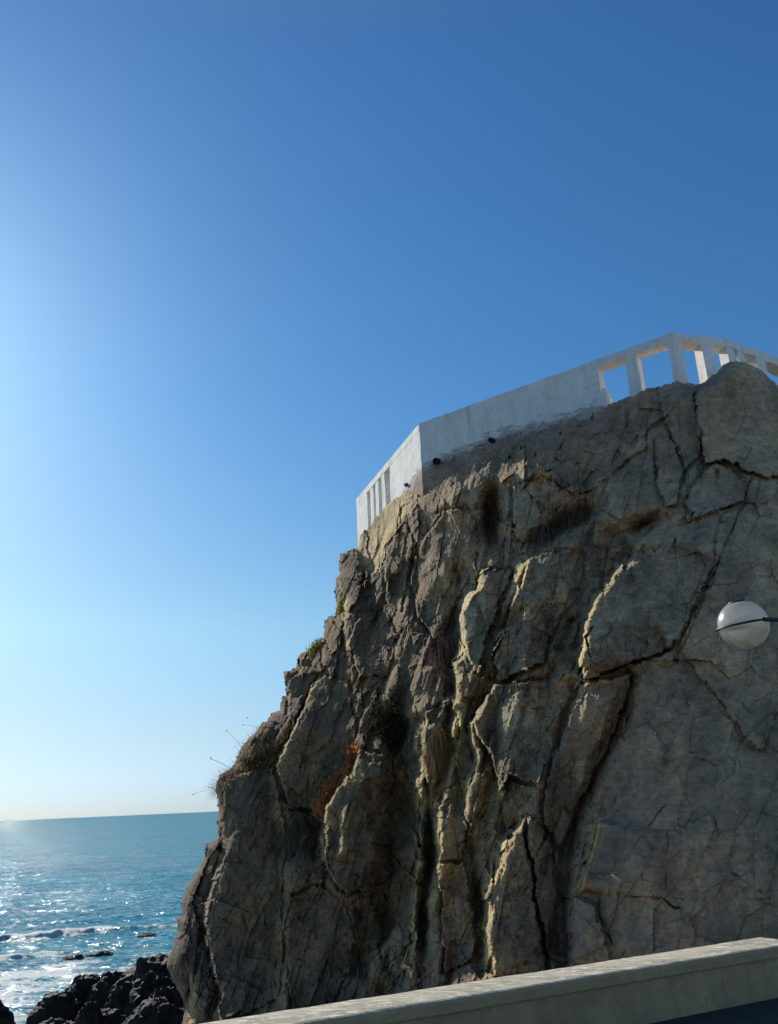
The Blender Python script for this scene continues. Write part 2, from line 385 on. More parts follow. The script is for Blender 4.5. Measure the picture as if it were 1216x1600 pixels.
# broken slabs: abrupt edge on the left, easing back to the right
def saw(a, b, freq, amp, seed, wig):
    t = a*freq+wig*perlin(a*.5*freq, b*.35*freq, seed)+.05*perlin(a*2.5*freq, b*2.5*freq, seed+1)
    fr = t-np.floor(t); cellv = _R[_h(np.floor(t).astype(np.int64), np.floor(b*.45*freq+.8*perlin(a*freq*.4, b*.2*freq, seed+2)+_R[_h(np.floor(t).astype(np.int64), 3) & 65535][..., 0]*3).astype(np.int64), seed) & 65535][..., 1]
    return -amp*np.clip(cellv-.25, 0, 1)*np.minimum(fr/.06, (1-fr)/.94)
SAW = saw(AA, BB, 1.0, .34, 61, .35)*(1-.65*right)+saw(AA, BB, 2.7, .11, 64, .3)*(1-.7*right)+saw(AA, BB, 7.5, .02, 67, .35)*(1-.5*right)
D += SAW*(1-.75*brown)*(1-.6*rub)
D += saw(BB*-1, AA, 1.3, .12, 71, .5)*(1-.6*right)*(1-.7*brown)+saw(-BB, AA, 4.5, .03, 74, .5)*(1-.4*brown)
# hair cracks following the joints, here and there
gate = sstep(.05, .25, perlin(S0*1.1, Z0*.9, 90.))*(1-.8*right)
D += gate*(.10*np.exp(-(e2/.03)**2)+.05*np.exp(-(e3/.035)**2))+.10*np.exp(-(e1/.014)**2)*sstep(-.1, .1, perlin(S0, Z0, 95.))*(1-.6*right)
D += -.03*fbm(S0*2.2, Z0*1.6, 40.1, 5, True)
# mid-zone: long vertical flutes
mid = np.exp(-((U-(690+(V_-1200)*-.05))/95)**2)*sstep(920, 1050, V_)
ff, _, _ = facets(S0*2.6+.5*perlin(S0, Z0, 50.), Z0*.42, 15, 1.6)
D += -.30*ff*mid
low = np.exp(-((U-620)/70)**2)*sstep(1420, 1490, V_)
ff, _, _ = facets(S0*4.5, Z0*1.6, 16, 1.6); D += -.2*ff*low
# fractured blocks on the upper left skyline
f5, _, _ = facets(AA*2.2, BB*2.0+3, 17, 1.6)
ul = sstep(620, 540, U)*sstep(1220, 1120, V_); D += -.16*f5*ul

# ---- break the soft forms into flat fractured faces
def blur(a, r):
    k = np.exp(-np.arange(-int(3*r), int(3*r)+1)**2/(2.*r*r)); k /= k.sum(); n = len(k)//2
    a = np.pad(a, n, mode='edge')
    a = sum(w__*a[i:i+a.shape[0]-2*n] for i, w__ in enumerate(k)); a = sum(w__*a[:, i:i+a.shape[1]-2*n] for i, w__ in enumerate(k)); return a
def facetise(a, sx, sy, shear, seed, r, gain=1.1):
    s1 = blur(a, r); gy, gx = np.gradient(s1)
    cx, cy, r1, r2, ed = voro(JU, JV, sx, sy, shear, seed)
    j = np.clip(((cx-uu[0])/ST).round().astype(int), 0, len(uu)-1); i = np.clip(((cy-vv[0])/ST).round().astype(int), 0, len(vv)-1)
    return s1[i, j]+gain*(gx[i, j]*(JU-cx)+gy[i, j]*(JV-cy))/ST, ed, r1, r2
big, edb, rb1, rb2 = facetise(D, 42, 100, .25, 41, 9.)
med, edm, rm1, rm2 = facetise(D-big, 15, 36, .25, 42, 4.)
cal_ = (1-.5*brown)*(1-.7*rub)
F_ = big+med*(1-.5*right)+(D-big-med)*(.55-.35*right)+(rb1-.5)*.24*cal_*(1-.5*right)+(rm1-.5)*.15*cal_*(1-.88*right)
bg2, edg, rg1, rg2 = facetise(D*0+.10*perlin(S0*1.2, Z0*.8, 120.)+.05*perlin(S0*3, Z0*2., 121.), 60, 80, .25, 51, 6., 1.0)
sm2, eds2, rg3, rg4 = facetise(.03*perlin(S0*5, Z0*3.5, 122.), 20, 26, .3, 52, 2.5, 1.0)
F_ = F_+right*(bg2+sm2+(rg1-.5)*.10+(rg3-.5)*.022*(rg2 > .35)+.03*np.exp(-(edg/.012)**2)*(rg2 > .5))
D = .15*D+.85*F_
D += .025*np.exp(-(edm/.04)**2)*(rm2 > .75)*(1-right)
# small broken blocks in the ribs and on the left, each face cut flat
_, _, q1, q2, eq = voro(JU, JV, 9, 21, .25, 91, .95); _, _, q3, q4, _ = voro(JU, JV, 24, 52, .28, 92, .95)
zq = np.clip(1-1.1*right, 0, 1)*(1-.7*brown)*(1-.5*rub)*sstep(-.15, .2, perlin(S0*.7, Z0*.5, 130.))
D += zq*((q1-.5)*.09+(q3-.5)*.16)
TEX = D; D = np.zeros(U.shape); BM = np.zeros(U.shape)

# ---- lit arrises, left edge of each rises towards the viewer on its right
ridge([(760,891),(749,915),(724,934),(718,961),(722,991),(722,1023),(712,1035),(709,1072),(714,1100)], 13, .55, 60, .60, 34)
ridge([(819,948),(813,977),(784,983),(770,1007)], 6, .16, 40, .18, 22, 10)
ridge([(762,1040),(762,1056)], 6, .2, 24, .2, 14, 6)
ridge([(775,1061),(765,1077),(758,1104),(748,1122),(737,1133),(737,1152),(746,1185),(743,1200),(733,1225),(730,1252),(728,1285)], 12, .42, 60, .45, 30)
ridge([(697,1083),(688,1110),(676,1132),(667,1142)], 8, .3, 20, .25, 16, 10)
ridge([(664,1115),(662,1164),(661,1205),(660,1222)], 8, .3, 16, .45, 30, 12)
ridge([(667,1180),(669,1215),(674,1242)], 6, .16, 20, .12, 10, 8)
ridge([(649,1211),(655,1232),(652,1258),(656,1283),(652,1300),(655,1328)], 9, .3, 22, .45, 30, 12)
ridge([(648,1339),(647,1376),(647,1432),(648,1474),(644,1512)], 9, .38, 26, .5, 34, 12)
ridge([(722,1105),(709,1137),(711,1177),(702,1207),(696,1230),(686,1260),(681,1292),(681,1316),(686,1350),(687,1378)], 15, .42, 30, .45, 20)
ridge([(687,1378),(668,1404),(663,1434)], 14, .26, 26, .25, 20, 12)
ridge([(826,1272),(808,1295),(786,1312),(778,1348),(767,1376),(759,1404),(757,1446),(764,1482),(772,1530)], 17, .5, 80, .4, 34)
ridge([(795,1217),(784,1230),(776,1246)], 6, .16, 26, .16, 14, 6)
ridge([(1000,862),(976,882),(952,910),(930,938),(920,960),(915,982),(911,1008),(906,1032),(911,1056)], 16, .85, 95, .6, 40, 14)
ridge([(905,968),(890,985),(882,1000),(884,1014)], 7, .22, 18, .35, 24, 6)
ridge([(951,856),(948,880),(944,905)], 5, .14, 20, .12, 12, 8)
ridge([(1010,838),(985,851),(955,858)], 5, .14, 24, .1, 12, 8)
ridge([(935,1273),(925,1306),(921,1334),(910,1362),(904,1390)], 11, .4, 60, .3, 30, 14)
ridge([(1000,1042),(985,1080),(965,1150),(938,1215),(908,1285),(893,1345),(886,1400),(884,1510)], 26, .06, 130, .50, 30, lit_lich=0)
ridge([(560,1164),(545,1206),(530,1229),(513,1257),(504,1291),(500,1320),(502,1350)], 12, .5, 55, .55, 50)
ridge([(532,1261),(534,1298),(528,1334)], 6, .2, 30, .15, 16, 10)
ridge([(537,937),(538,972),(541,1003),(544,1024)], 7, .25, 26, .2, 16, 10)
ridge([(504,1056),(484,1077),(473,1112),(460,1140),(446,1161),(431,1195)], 6, .22, 50, .2, 40, lit_lich=.5)
ridge([(351,1334),(330,1384),(314,1440),(326,1470),(332,1506),(341,1550),(339,1600),(336,1680)], 9, .3, 60, .6, 120, lit_lich=.15)
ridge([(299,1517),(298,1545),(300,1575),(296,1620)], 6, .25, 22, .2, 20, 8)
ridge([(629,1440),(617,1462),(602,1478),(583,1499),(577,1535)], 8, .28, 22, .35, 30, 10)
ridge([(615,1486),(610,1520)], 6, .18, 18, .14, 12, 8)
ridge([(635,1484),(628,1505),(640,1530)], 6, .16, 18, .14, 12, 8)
ridge([(430,1200),(432,1260),(440,1330),(446,1400),(440,1470),(436,1580)], 18, .18, 80, .2, 40, lit_lich=.2)
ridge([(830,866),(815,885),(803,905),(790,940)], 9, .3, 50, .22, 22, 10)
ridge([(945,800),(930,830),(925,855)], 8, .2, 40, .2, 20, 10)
ridge([(590,893),(603,853),(640,808),(657,785)][::-1], 12, -.22, 60, -.1, 22, 8, lit_lich=0)
# the massive pointed block on the right: overhanging underside
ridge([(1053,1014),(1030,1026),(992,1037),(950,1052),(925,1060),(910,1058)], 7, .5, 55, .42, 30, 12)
BLOCKS = [
 ([(757,888),(775,884),(800,892),(797,912),(785,940),(768,985),(755,1030),(745,1060),(735,1040),(722,1000),(718,960),(735,930),(745,905)], -.42, .5, 0),
 ([(722,932),(736,925),(748,960),(742,1000),(730,1040),(716,1024),(716,960)], -.12, 0, 0),
 ([(830,866),(850,860),(905,858),(915,880),(905,930),(880,960),(860,1000),(850,1040),(780,1062),(765,1040),(775,1005),(790,980),(800,945),(815,900)], -.34, .4, 0),
 ([(770,1062),(860,1060),(905,1062),(890,1110),(860,1180),(845,1230),(800,1215),(780,1240),(765,1180),(748,1150),(742,1120),(760,1090)], -.36, .5, .05),
 ([(826,1272),(822,1310),(832,1370),(842,1430),(856,1500),(858,1530),(772,1530),(764,1482),(757,1446),(760,1404),(768,1376),(778,1348),(786,1312),(808,1295)], -.5, .5, 0),
 ([(826,1272),(850,1290),(870,1350),(884,1420),(884,1510),(860,1520),(846,1440),(834,1380),(824,1320)], -.22, .3, 0),
 ([(1000,862),(1040,850),(1085,860),(1122,880),(1105,912),(1080,965),(1053,1012),(1030,1026),(992,1037),(950,1052),(925,1060),(911,1058),(906,1032),(911,1008),(915,982),(920,960),(930,938),(952,910),(976,882)], -.42, .27, -.28),
 ([(990,1140),(1010,1130),(1040,1160),(1038,1200),(1000,1185)], -.07, 0, 0),
 ([(895,1392),(932,1414),(940,1450),(962,1530),(884,1530),(884,1440)], -.15, .1, 0),
 ([(905,1065),(960,1060),(990,1050),(975,1100),(955,1160),(925,1220),(895,1280),(870,1330),(850,1280),(855,1220),(875,1150),(895,1100)], -.30, -.05, 0),
 ([(1090,600),(1118,560),(1165,545),(1280,610),(1280,760),(1180,740),(1130,720),(1098,725),(1090,680),(1083,630)], -.26, .1, 0),
 ([(1028,590),(1066,586),(1088,592),(1083,631),(1095,680),(1092,715),(1066,740),(1049,679),(1030,640)], -.12, .1, 0),
 ([(1021,682),(1049,679),(1068,738),(1058,790),(1040,795),(1026,752)], -.18, .2, 0),
 ([(1098,735),(1120,718),(1164,745),(1163,782),(1120,795),(1085,812),(1065,790)], -.16, .1, .1),
 ([(1125,800),(1165,785),(1250,780),(1250,1050),(1190,1180),(1060,1018),(1110,905)], -.07, .02, 0),
 ([(655,850),(690,800),(730,790),(750,830),(745,880),(715,930),(700,980),(680,1000),(650,960),(640,900)], -.2, .2, 0),
 ([(800,760),(850,740),(890,770),(925,770),(930,800),(870,830),(820,850),(800,830)], -.15, .1, 0),
 ([(559,1165),(600,1180),(640,1240),(645,1320),(600,1380),(540,1400),(505,1350),(504,1290),(513,1257),(530,1229),(545,1206)], -.4, .45, 0),
 ([(345,1215),(400,1200),(430,1195),(440,1250),(450,1330),(440,1400),(445,1480),(436,1560),(345,1600),(332,1506),(314,1440),(330,1384),(351,1334),(342,1290)], -.25, .15, 0),
 ([(431,1195),(460,1140),(484,1077),(504,1056),(545,1060),(560,1160),(545,1200),(500,1270),(450,1260)], -.25, .25, 0),
 ([(448,1060),(480,1040),(505,1050),(484,1077),(460,1140),(447,1120)], -.2, .2, 0),
 ([(530,865),(560,860),(575,895),(560,940),(540,960),(526,950)], -.3, .2, 0), ([(507,968),(535,965),(538,1000),(520,1030),(506,1000)], -.2, .2, 0), ([(462,1030),(500,1012),(510,1050),(470,1060)], -.2, .2, 0),
 ([(684,1348),(730,1345),(738,1400),(745,1500),(690,1520),(690,1430)], -.2, .3, 0), ([(692,1230),(728,1225),(728,1285),(732,1345),(688,1345),(684,1290)], -.22, .4, 0),
 ([(664,1115),(700,1100),(705,1140),(700,1200),(675,1240),(661,1205)], -.2, .4, 0), ([(720,1110),(735,1150),(742,1200),(728,1250),(712,1200)], -.2, .4, 0),
 ([(450,1400),(500,1380),(540,1410),(560,1480),(560,1560),(460,1580),(445,1500)], -.15, .2, 0), ([(560,1400),(600,1390),(620,1440),(590,1490),(570,1540),(560,1480)], -.12, .2, 0),
 ([(600,860),(640,810),(650,850),(640,900),(625,960),(600,940)], -.2, .2, 0), ([(560,960),(600,950),(620,1000),(610,1060),(560,1060),(545,1010)], -.18, .2, 0),
 ([(860,1300),(880,1250),(900,1290),(885,1380),(875,1400)], -.1, .1, 0), ([(800,1220),(845,1232),(850,1285),(826,1272),(790,1300),(780,1260)], -.14, .2, 0)]
for poly, off, gx, gy in BLOCKS: block(poly, off*1.35, 4, gx*1.35, gy)
block([(1000,1042),(1060,1020),(1130,1110),(1200,1180),(1300,1300),(1300,1600),(940,1600),(884,1520),(890,1395),(905,1387),(921,1334),(933,1276),(960,1180),(985,1090)], -.16, 90, .03)
# ---- gullies
def valley(pts, wd, dep):
    s_ = win(pts, wd*3); x, y = UW[s_], VW[s_]
    d, sd, arc, ov, L = polydist(pts, x, y); wv = wd*(.8+.5*perlin(x/40., y/40., 7.7))
    D[s_] += .82*dep*sstep(-5, 40, arc)*sstep(-5, 40, L-arc)*np.clip(1-d/np.maximum(1.5*wv, 4), 0, 1)
for pts, wd, dep in [
 ([(655,850),(650,930),(640,1020),(628,1120),(618,1250),(612,1350),(600,1470)], 34, .95), ([(570,900),(595,970),(600,1060),(592,1150)], 36, .45),
 ([(985,1075),(955,1150),(925,1215),(898,1290),(884,1360),(880,1440),(877,1530)], 15, .5), ([(735,1290),(742,1350),(750,1420),(752,1520)], 12, .6),
 ([(668,1250),(668,1330),(662,1400),(658,1500)], 11, .7), ([(772,1110),(776,1160),(770,1220),(755,1300)], 14, .4), ([(458,1285),(495,1300),(485,1370)], 22, .5),
 ([(770,745),(768,820),(790,885)], 16, .55), ([(815,858),(870,822),(920,800),(945,775)], 18, .5), ([(970,835),(1045,808)], 10, .45), ([(545,1400),(572,1450),(562,1540)], 22, .45),
 ([(712,1040),(700,1090),(704,1140)], 8, .5), ([(905,1065),(880,1120),(862,1190)], 8, .25), ([(905,900),(898,960),(880,1010),(905,1050)], 14, .4), ([(640,870),(600,950),(585,1000)], 12, .3),
 ([(1095,690),(1098,725),(1085,760)], 9, .25), ([(1120,725),(1122,755)], 8, .3), ([(735,905),(722,880),(705,930)], 10, .4)]: valley(pts, wd, dep)
# ---- cracks
for pts, dp, w_ in [
 ([(1165,780),(1145,830),(1125,872),(1110,900),(1095,935),(1080,965),(1068,990),(1053,1012),(1035,1022),(1018,1028)], .4, 3.0),
 ([(1020,1028),(1050,1052),(1085,1082),(1120,1112),(1150,1150),(1190,1180)], .12, 6),
 ([(820,1278),(823,1330),(832,1370),(838,1420),(848,1460),(860,1515)], .4, 3.0),
 ([(802,903),(787,943),(777,970),(757,1037),(745,1080),(736,1105)], .45, 3.6),
 ([(745,935),(752,965),(748,990)], .2, 2), ([(722,1025),(730,1060),(738,1105)], .22, 2.4),
 ([(895,1390),(932,1412),(943,1448),(960,1482)], .25, 2.6), ([(937,1398),(988,1401),(1033,1402),(1044,1410),(1066,1422)], .3, 2.6),
 ([(937,1398),(938,1425),(944,1450)], .4, 3),
 ([(1041,1255),(1013,1295),(982,1337)], .14, 2.2), ([(1111,1267),(1119,1297),(1136,1331),(1144,1364),(1178,1387),(1196,1400)], .18, 2.6),
 ([(1041,1292),(1045,1320),(1041,1381),(1050,1400),(1075,1408)], .1, 2.2), ([(1049,679),(1062,700),(1069,738)], .3, 2.6), ([(1083,631),(1097,679),(1093,713),(1098,724)], .3, 2.6),
 ([(1118,797),(1140,790),(1164,780),(1166,760),(1178,738)], .35, 3), ([(1097,724),(1080,742),(1078,752)], .3, 4),
 ([(790,725),(840,732),(870,740),(890,760),(918,767)], .25, 3), ([(657,784),(690,771),(720,761),(745,746),(770,731),(785,724)], .28, 3),
 ([(1021,680),(1022,710),(1026,752)], .3, 4), ([(1113,727),(1122,740),(1120,750)], .3, 6),
 ([(652,842),(643,893),(636,920),(628,960)], .2, 3), ([(860,950),(865,990),(850,1010),(828,1030)], .14, 2.2), ([(800,980),(840,975),(862,978)], .1, 2),
 ([(750,870),(747,850),(760,820)], .2, 3), ([(447,1385),(440,1420),(436,1480),(440,1540)], .3, 3), ([(508,1318),(515,1355),(527,1400)], .2, 2.4),
 ([(735,1352),(700,1354)], .2, 2.4), ([(733,1352),(738,1400),(742,1450),(748,1500)], .25, 3), ([(1010,900),(1050,905),(1090,935),(1075,960)], .07, 3),
 ([(1120,880),(1150,895),(1165,890)], .08, 3), ([(1155,1090),(1180,1120),(1200,1160)], .1, 3), ([(1145,1170),(1155,1190),(1160,1230)], .16, 4), ([(915,1130),(900,1180),(890,1215)], .15, 3),
 ([(340,1300),(350,1360),(345,1420)], .15, 3), ([(545,1165),(575,1230),(590,1290)], .15, 3), ([(800,1000),(840,1010),(880,1015)], .1, 2.4), ([(835,1070),(850,1100),(845,1160),(860,1200)], .12, 2.4)]:
    crack(pts, dp, w_)
ridge([(920,768),(949,747),(982,719),(1007,702),(1011,672),(1044,644)][::-1], 5, -.16, 24, -.05, 90, 8, lit_lich=0)
crack([(905,772),(920,768),(949,747),(982,719),(1007,702),(1011,672),(1044,644)], .6, 6)   # overhanging edge of the brown layer
# ---- hollows
hollow(768, 810, 20, 62, .75); hollow(885, 815, 34, 20, .6, -25); hollow(1000, 822, 42, 14, .5, -14); hollow(840, 850, 34, 16, .45, -30)
hollow(702, 985, 13, 50, .7, 6); hollow(610, 1130, 48, 50, .55); hollow(636, 1250, 15, 60, .6); hollow(668, 1330, 9, 50, .45)
hollow(625, 1390, 16, 70, .5); hollow(668, 1450, 14, 60, .4); hollow(462, 1300, 34, 46, .55); hollow(905, 1010, 12, 30, .2)
hollow(600, 1420, 30, 60, .3); hollow(930, 1070, 40, 14, .3, -20); hollow(1075, 820, 40, 8, .2, -10); hollow(770, 1180, 16, 80, .25)
hollow(870, 1290, 16, 90, .35, 12); hollow(580, 940, 14, 60, .35)

# ---- join texture and drawn forms
D = D+TEX*(1-.5*blur(BM, 3.))
# ---- the surface rolls away towards its outline
dS = polydist(SIL, U, V_)[0]
W_ = 34.; rr = 1-np.clip(dS/W_, 0, 1); D += .55*rr**2.2+.25*(1-np.clip(dS/9., 0, 1))**2
dT = polydist(TOP[:18], U, V_)[0]; rr = 1-np.clip(dT/26., 0, 1); D += .5*rr**2.2
dT2 = polydist(TOP[17:], U, V_)[0]; rr = 1-np.clip(dT2/30., 0, 1)
D = D*(1-.85*rr**.8)-.02                                        # stays in front of the wall foot
DIST = BASE+D
# keep clear of the wall plane behind
P = RY*DIST[..., None]; P[..., 2] += EYE

# ---- tint (stone colour by zone, lit edges painted paler)
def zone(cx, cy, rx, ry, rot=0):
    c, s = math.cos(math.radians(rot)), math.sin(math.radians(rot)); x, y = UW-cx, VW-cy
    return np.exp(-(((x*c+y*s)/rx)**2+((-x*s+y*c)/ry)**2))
nz = fbm(S0*.5, Z0*.5, 60., 4); nz2 = fbm(S0*1.6, Z0*1.2, 70., 4)
T = np.zeros(U.shape+(3,))
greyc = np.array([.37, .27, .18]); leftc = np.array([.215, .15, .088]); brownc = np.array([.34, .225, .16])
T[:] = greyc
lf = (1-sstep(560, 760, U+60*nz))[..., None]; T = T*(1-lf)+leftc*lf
T *= (1+.5*nz2+.12*right)[..., None]
def paint(m, c, a=1.0):
    global T
    m = (np.clip(m, 0, 1)*a)[..., None]; T = T*(1-m)+np.array(c)*m
paint(brown*(.8+.5*nz2), brownc)
paint(zone(560, 1070, 70, 60)*(.7+1.2*nz2), (.30, .18, .10), .8)
paint(zone(470, 1120, 50, 40)*(.8+nz2), (.27, .18, .12), .6)
paint(zone(620, 1130, 60, 60), (.15, .125, .08), .5)  # darker tone in the deep hollow
paint(zone(330, 1500, 60, 130)*(U < 345), (.22, .15, .13), .7)
paint(zone(770, 1200, 110, 330)*(.55+1.3*np.clip(nz2+.1, 0, 1)), (.36, .31, .16), .5)
paint(rub, (.66, .48, .26), .95)
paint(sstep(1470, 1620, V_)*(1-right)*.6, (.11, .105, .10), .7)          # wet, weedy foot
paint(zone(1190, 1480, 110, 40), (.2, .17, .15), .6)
paint(zone(890, 1460, 60, 200, 8), (.3, .27, .24), .3)
paint(zone(1100, 760, 60, 50)*(.6+nz2), (.40, .36, .31), .6)
paint(zone(820, 760, 12, 20)+zone(800, 790, 10, 18), (.5, .51, .53), .7)
paint(zone(735, 960, 26, 60), (.50, .46, .34), .85)
paint(zone(850, 930, 50, 60)+zone(800, 1130, 40, 50), (.42, .36, .25), .5)
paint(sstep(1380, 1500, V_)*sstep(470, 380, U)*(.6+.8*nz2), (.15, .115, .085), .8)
paint(LIT_LICH*np.clip(.55+1.3*nz2+.5*perlin(S0*9, Z0*6, 99.), 0, 1), (.68, .52, .24), .85)  # lichen tint, brightened to paint sunlight along the lit arrises
# dark seams in the joints of the stone
seam = (np.exp(-(e2/.04)**2)*.25+np.exp(-(e3/.05)**2)*.2)*(1-right)
T *= (1-np.clip(seam, 0, .6)*(1-.5*right))[..., None]
vst = .5+fbm(S0*2.5, Z0*.35, 80., 4)
T *= (.82+.36*vst)[..., None]
T = np.clip(T, .01, .8)

# ---- mesh: front sheet plus a solid body running back from every free edge
idx = -np.ones(U.shape, int); cell = mask[:-1, :-1] & mask[1:, :-1] & mask[:-1, 1:] & mask[1:, 1:]
usev = np.zeros(U.shape, bool)
for a, b in ((0, 0), (0, 1), (1, 0), (1, 1)): usev[a:a+cell.shape[0], b:b+cell.shape[1]] |= cell
idx[usev] = np.arange(usev.sum())
Q = np.stack([idx[:-1, :-1][cell], idx[1:, :-1][cell], idx[1:, 1:][cell], idx[:-1, 1:][cell]], 1)
PV = P[usev]; TV = T[usev]; UVv = np.c_[U[usev], V_[usev]]
E_ = np.concatenate([Q[:, [0, 1]], Q[:, [1, 2]], Q[:, [2, 3]], Q[:, [3, 0]]])
key = np.sort(E_, 1); k1 = key[:, 0]*10**7+key[:, 1]
un, inv, cnt = np.unique(k1, return_inverse=True, return_counts=True)
BE = E_[cnt[inv] == 1]
bv = np.unique(BE); bmap = -np.ones(len(PV), int); bmap[bv] = np.arange(len(bv))
b0 = PV[bv]; buv = UVv[bv]
bottom = buv[:, 1] > 1730
dirv = np.where(bottom[:, None], np.array([[0.0, -.05, -1.0]]), np.array([[0.12, 1.0, 0.0]]))
steps = [.12, .3, .6, 1.0, 1.6, 2.5, 4, 7, 11]
layers = [bv]; allV = [PV]; allT = [TV]; off = len(PV)
for s in steps:
    q = b0+dirv*s
    am = min(.22, .25*s)
    q[:, 0] += am*perlin(q[:, 1]*1.3, q[:, 2]*1.6, 5.)*1.3; q[:, 2] += am*perlin(q[:, 1]*1.3, q[:, 2]*1.6, 15.)*(~bottom)
    allV.append(q); allT.append(TV[bv]); layers.append(np.arange(len(bv))+off); off += len(bv)
qs = [Q]
for a, b in zip(layers[:-1], layers[1:]):
    ia = bmap[BE[:, 0]]; ib = bmap[BE[:, 1]]
    qs.append(np.stack([a[ib], a[ia], b[ia], b[ib]], 1))
me = mesh_np('cliff', np.concatenate(allV), np.concatenate(qs), smooth=False)
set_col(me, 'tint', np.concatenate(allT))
cal = np.zeros(len(me.vertices), np.float32); cal[:len(PV)] = (np.clip(right+brown*.6, 0, 1)*(.6+.6*nz))[usev]
a_ = me.attributes.new('calm', 'FLOAT', 'POINT'); a_.data.foreach_set('value', cal)
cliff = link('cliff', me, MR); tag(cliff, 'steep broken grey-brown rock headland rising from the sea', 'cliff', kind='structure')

def surf(u, v, lift=0.0):
    """point of the cliff surface seen at photo position u, v"""
    i = int(np.clip((v-vv[0])/ST, 0, len(vv)-1)); j = int(np.clip((u-uu[0])/ST, 0, len(uu)-1))
    d = RY[i, j]; Y = DIST[i, j]-lift
    return Vector((d[0]*Y, Y, EYE+d[2]*Y))

# ------------------------------------------------------------------ lookout wall on the crest
WH = 9.0
wp = [on_z(x, y, EYE+WH) for x, y in [(557,780),(655,662),(760,619),(932,562),(1050,520),(1137,530),(1176,544),(1218,561),(1265,583),(1330,618)]]
wp = [Vector((p.x, p.y)) for p in wp]
# smooth the two middle points onto the straight run
for i in (2,):
    a, b = wp[1], wp[3]; t = (wp[i]-a).dot(b-a)/(b-a).length_squared; wp[i] = a.lerp(b, t)
cen = Vector((9.0, 24.0))
def nrm_out(a, b):
    d = (b-a).normalized(); n = Vector((d.y, -d.x))
    if n.dot(cen-a) > 0: n = -n
    return n
seg_n = [nrm_out(wp[i], wp[i+1]) for i in range(len(wp)-1)]
def wall_pt(s):                      # s = segment index + fraction; returns point and mitred outward normal
    i = min(int(s), len(wp)-2); t = s-i; p = wp[i].lerp(wp[i+1], t)
    n = seg_n[i]
    if t < 1e-6 and i > 0: m = (seg_n[i-1]+seg_n[i]).normalized(); n = m/m.dot(seg_n[i])
    if t > 1-1e-6 and i+1 < len(seg_n): m = (seg_n[i+1]+seg_n[i]).normalized(); n = m/m.dot(seg_n[i])
    return p, n
lookout = empty('lookout_wall', (wp[3].x, wp[3].y, EYE+WH-1.3))
tag(lookout, 'white painted masonry wall with square openings along the top of the cliff', 'wall')
def wall_piece(name, s0, s1, z0, z1, out, inn, dens=.09, bare=None, mat=None, rough=.006, slope=0):
    """prism following the wall line between s0 and s1, heights relative to the coping"""
    ss = [s0]
    k = int(math.floor(s0))+1
    while k < s1-1e-6: ss.append(float(k)); k += 1
    ss.append(s1)
    fin = []
    for a, b in zip(ss[:-1], ss[1:]):
        L = (wall_pt(b)[0]-wall_pt(a)[0]).length; n = max(1, int(L/dens))
        fin += [a+(b-a)*i/n for i in range(n)]
    fin.append(s1)
    nz_ = max(1, int((z1-z0)/dens)); V = []; Bv = []
    ring = [(out, z0+(z1-z0)*i/nz_) for i in range(nz_+1)]+[(-inn, z1+slope)]+[(-inn, z0)]
    bp = 0
    for s in fin:
        p, n = wall_pt(s)
        for o, z in ring:
            q = Vector((p.x, p.y))+n*o; V.append((q.x, q.y, EYE+WH+z))
            Bv.append(0 if bare is None else bare(s, z))
    V = np.array(V); R = len(ring)
    nn = perlin(V[:, 0]*2.1, V[:, 1]*2.1, V[:, 2]*2.1); nn2 = perlin(V[:, 0]*7.1, V[:, 1]*7.1, V[:, 2]*7.1)
    V += rough*(nn*2.2+nn2)[:, None]*np.array([1, -1, .8])
    F = []
    for i in range(len(fin)-1):
        for j in range(R):
            a = i*R+j; b = i*R+(j+1) % R; F.append((a, b, b+R, a+R))
    bm = bmesh.new(); vs = [bm.verts.new(v) for v in V]
    for f in F: bm.faces.new([vs[k] for k in f])
    bm.faces.new([vs[j] for j in range(R)][::-1]); bm.faces.new([vs[(len(fin)-1)*R+j] for j in range(R)])
    bmesh.ops.recalc_face_normals(bm, faces=bm.faces)
    me = bpy.data.meshes.new(name); bm.to_mesh(me); bm.free()
    at_ = me.attributes.new('bare', 'FLOAT', 'POINT'); at_.data.foreach_set('value', np.array(Bv, np.float32))
    o = link(name, me, mat or MW, lookout); o.matrix_parent_inverse = Matrix.Translation(lookout.location).inverted()
    return o
def frac(px, i):                     # fraction along segment i for photo column px
    best = 0; bd = 1e9
    for k in range(401):
        p = wp[i].lerp(wp[i+1], k/400); v = Vector((p.x, p.y, WH)); x = 608+F_PX*(v.dot(Vector(_r)))/v.dot(Vector(_f))
        if abs(x-px) < bd: bd = abs(x-px); best = k/400
    return i+best
RAIL = .19
# where the paint ends, metres below the coping
def bare_front(s, z):
    line = np.interp(s, [1.0, 1.12, 1.6, 2.0, 2.5, 3.0], [-1.12, -1.10, -1.02, -.98, -1.04, -1.12])
    return float(np.clip(.5+(line-z)*1.1, 0, 1.4))
def bare_left(s, z): return float(np.clip(.5+(-1.45+.35*max(0, s-.75)*4-z)*.9, 0, 1.4)) if s < .999 else bare_front(1.0, z)
sR = frac(934, 2)
wall_piece('wall_panel', 1.0, sR, -2.1, -RAIL+.012, 0, .28, bare=bare_front)
sl_a, sl_b = frac(573, 0), frac(608, 0)
wall_piece('wall_panel', sl_b, 1.0, -2.3, -RAIL+.012, -.001, .28, bare=bare_left)
wall_piece('wall_panel', 0.0, sl_a, -1.75, -RAIL+.012, 0, .28, bare=lambda s, z: 0.05)
for c in (579.5, 587.5, 597.0):
    a = frac(c-1.6, 0); wall_piece('post', a, a+.05, -1.65, -RAIL+.006, -.004, .26, bare=lambda s, z: 0)
wall_piece('top_rail', 0.0, len(wp)-1.0, -RAIL, 0, .004, .30, bare=lambda s, z: -.05, rough=.008, slope=-.015)
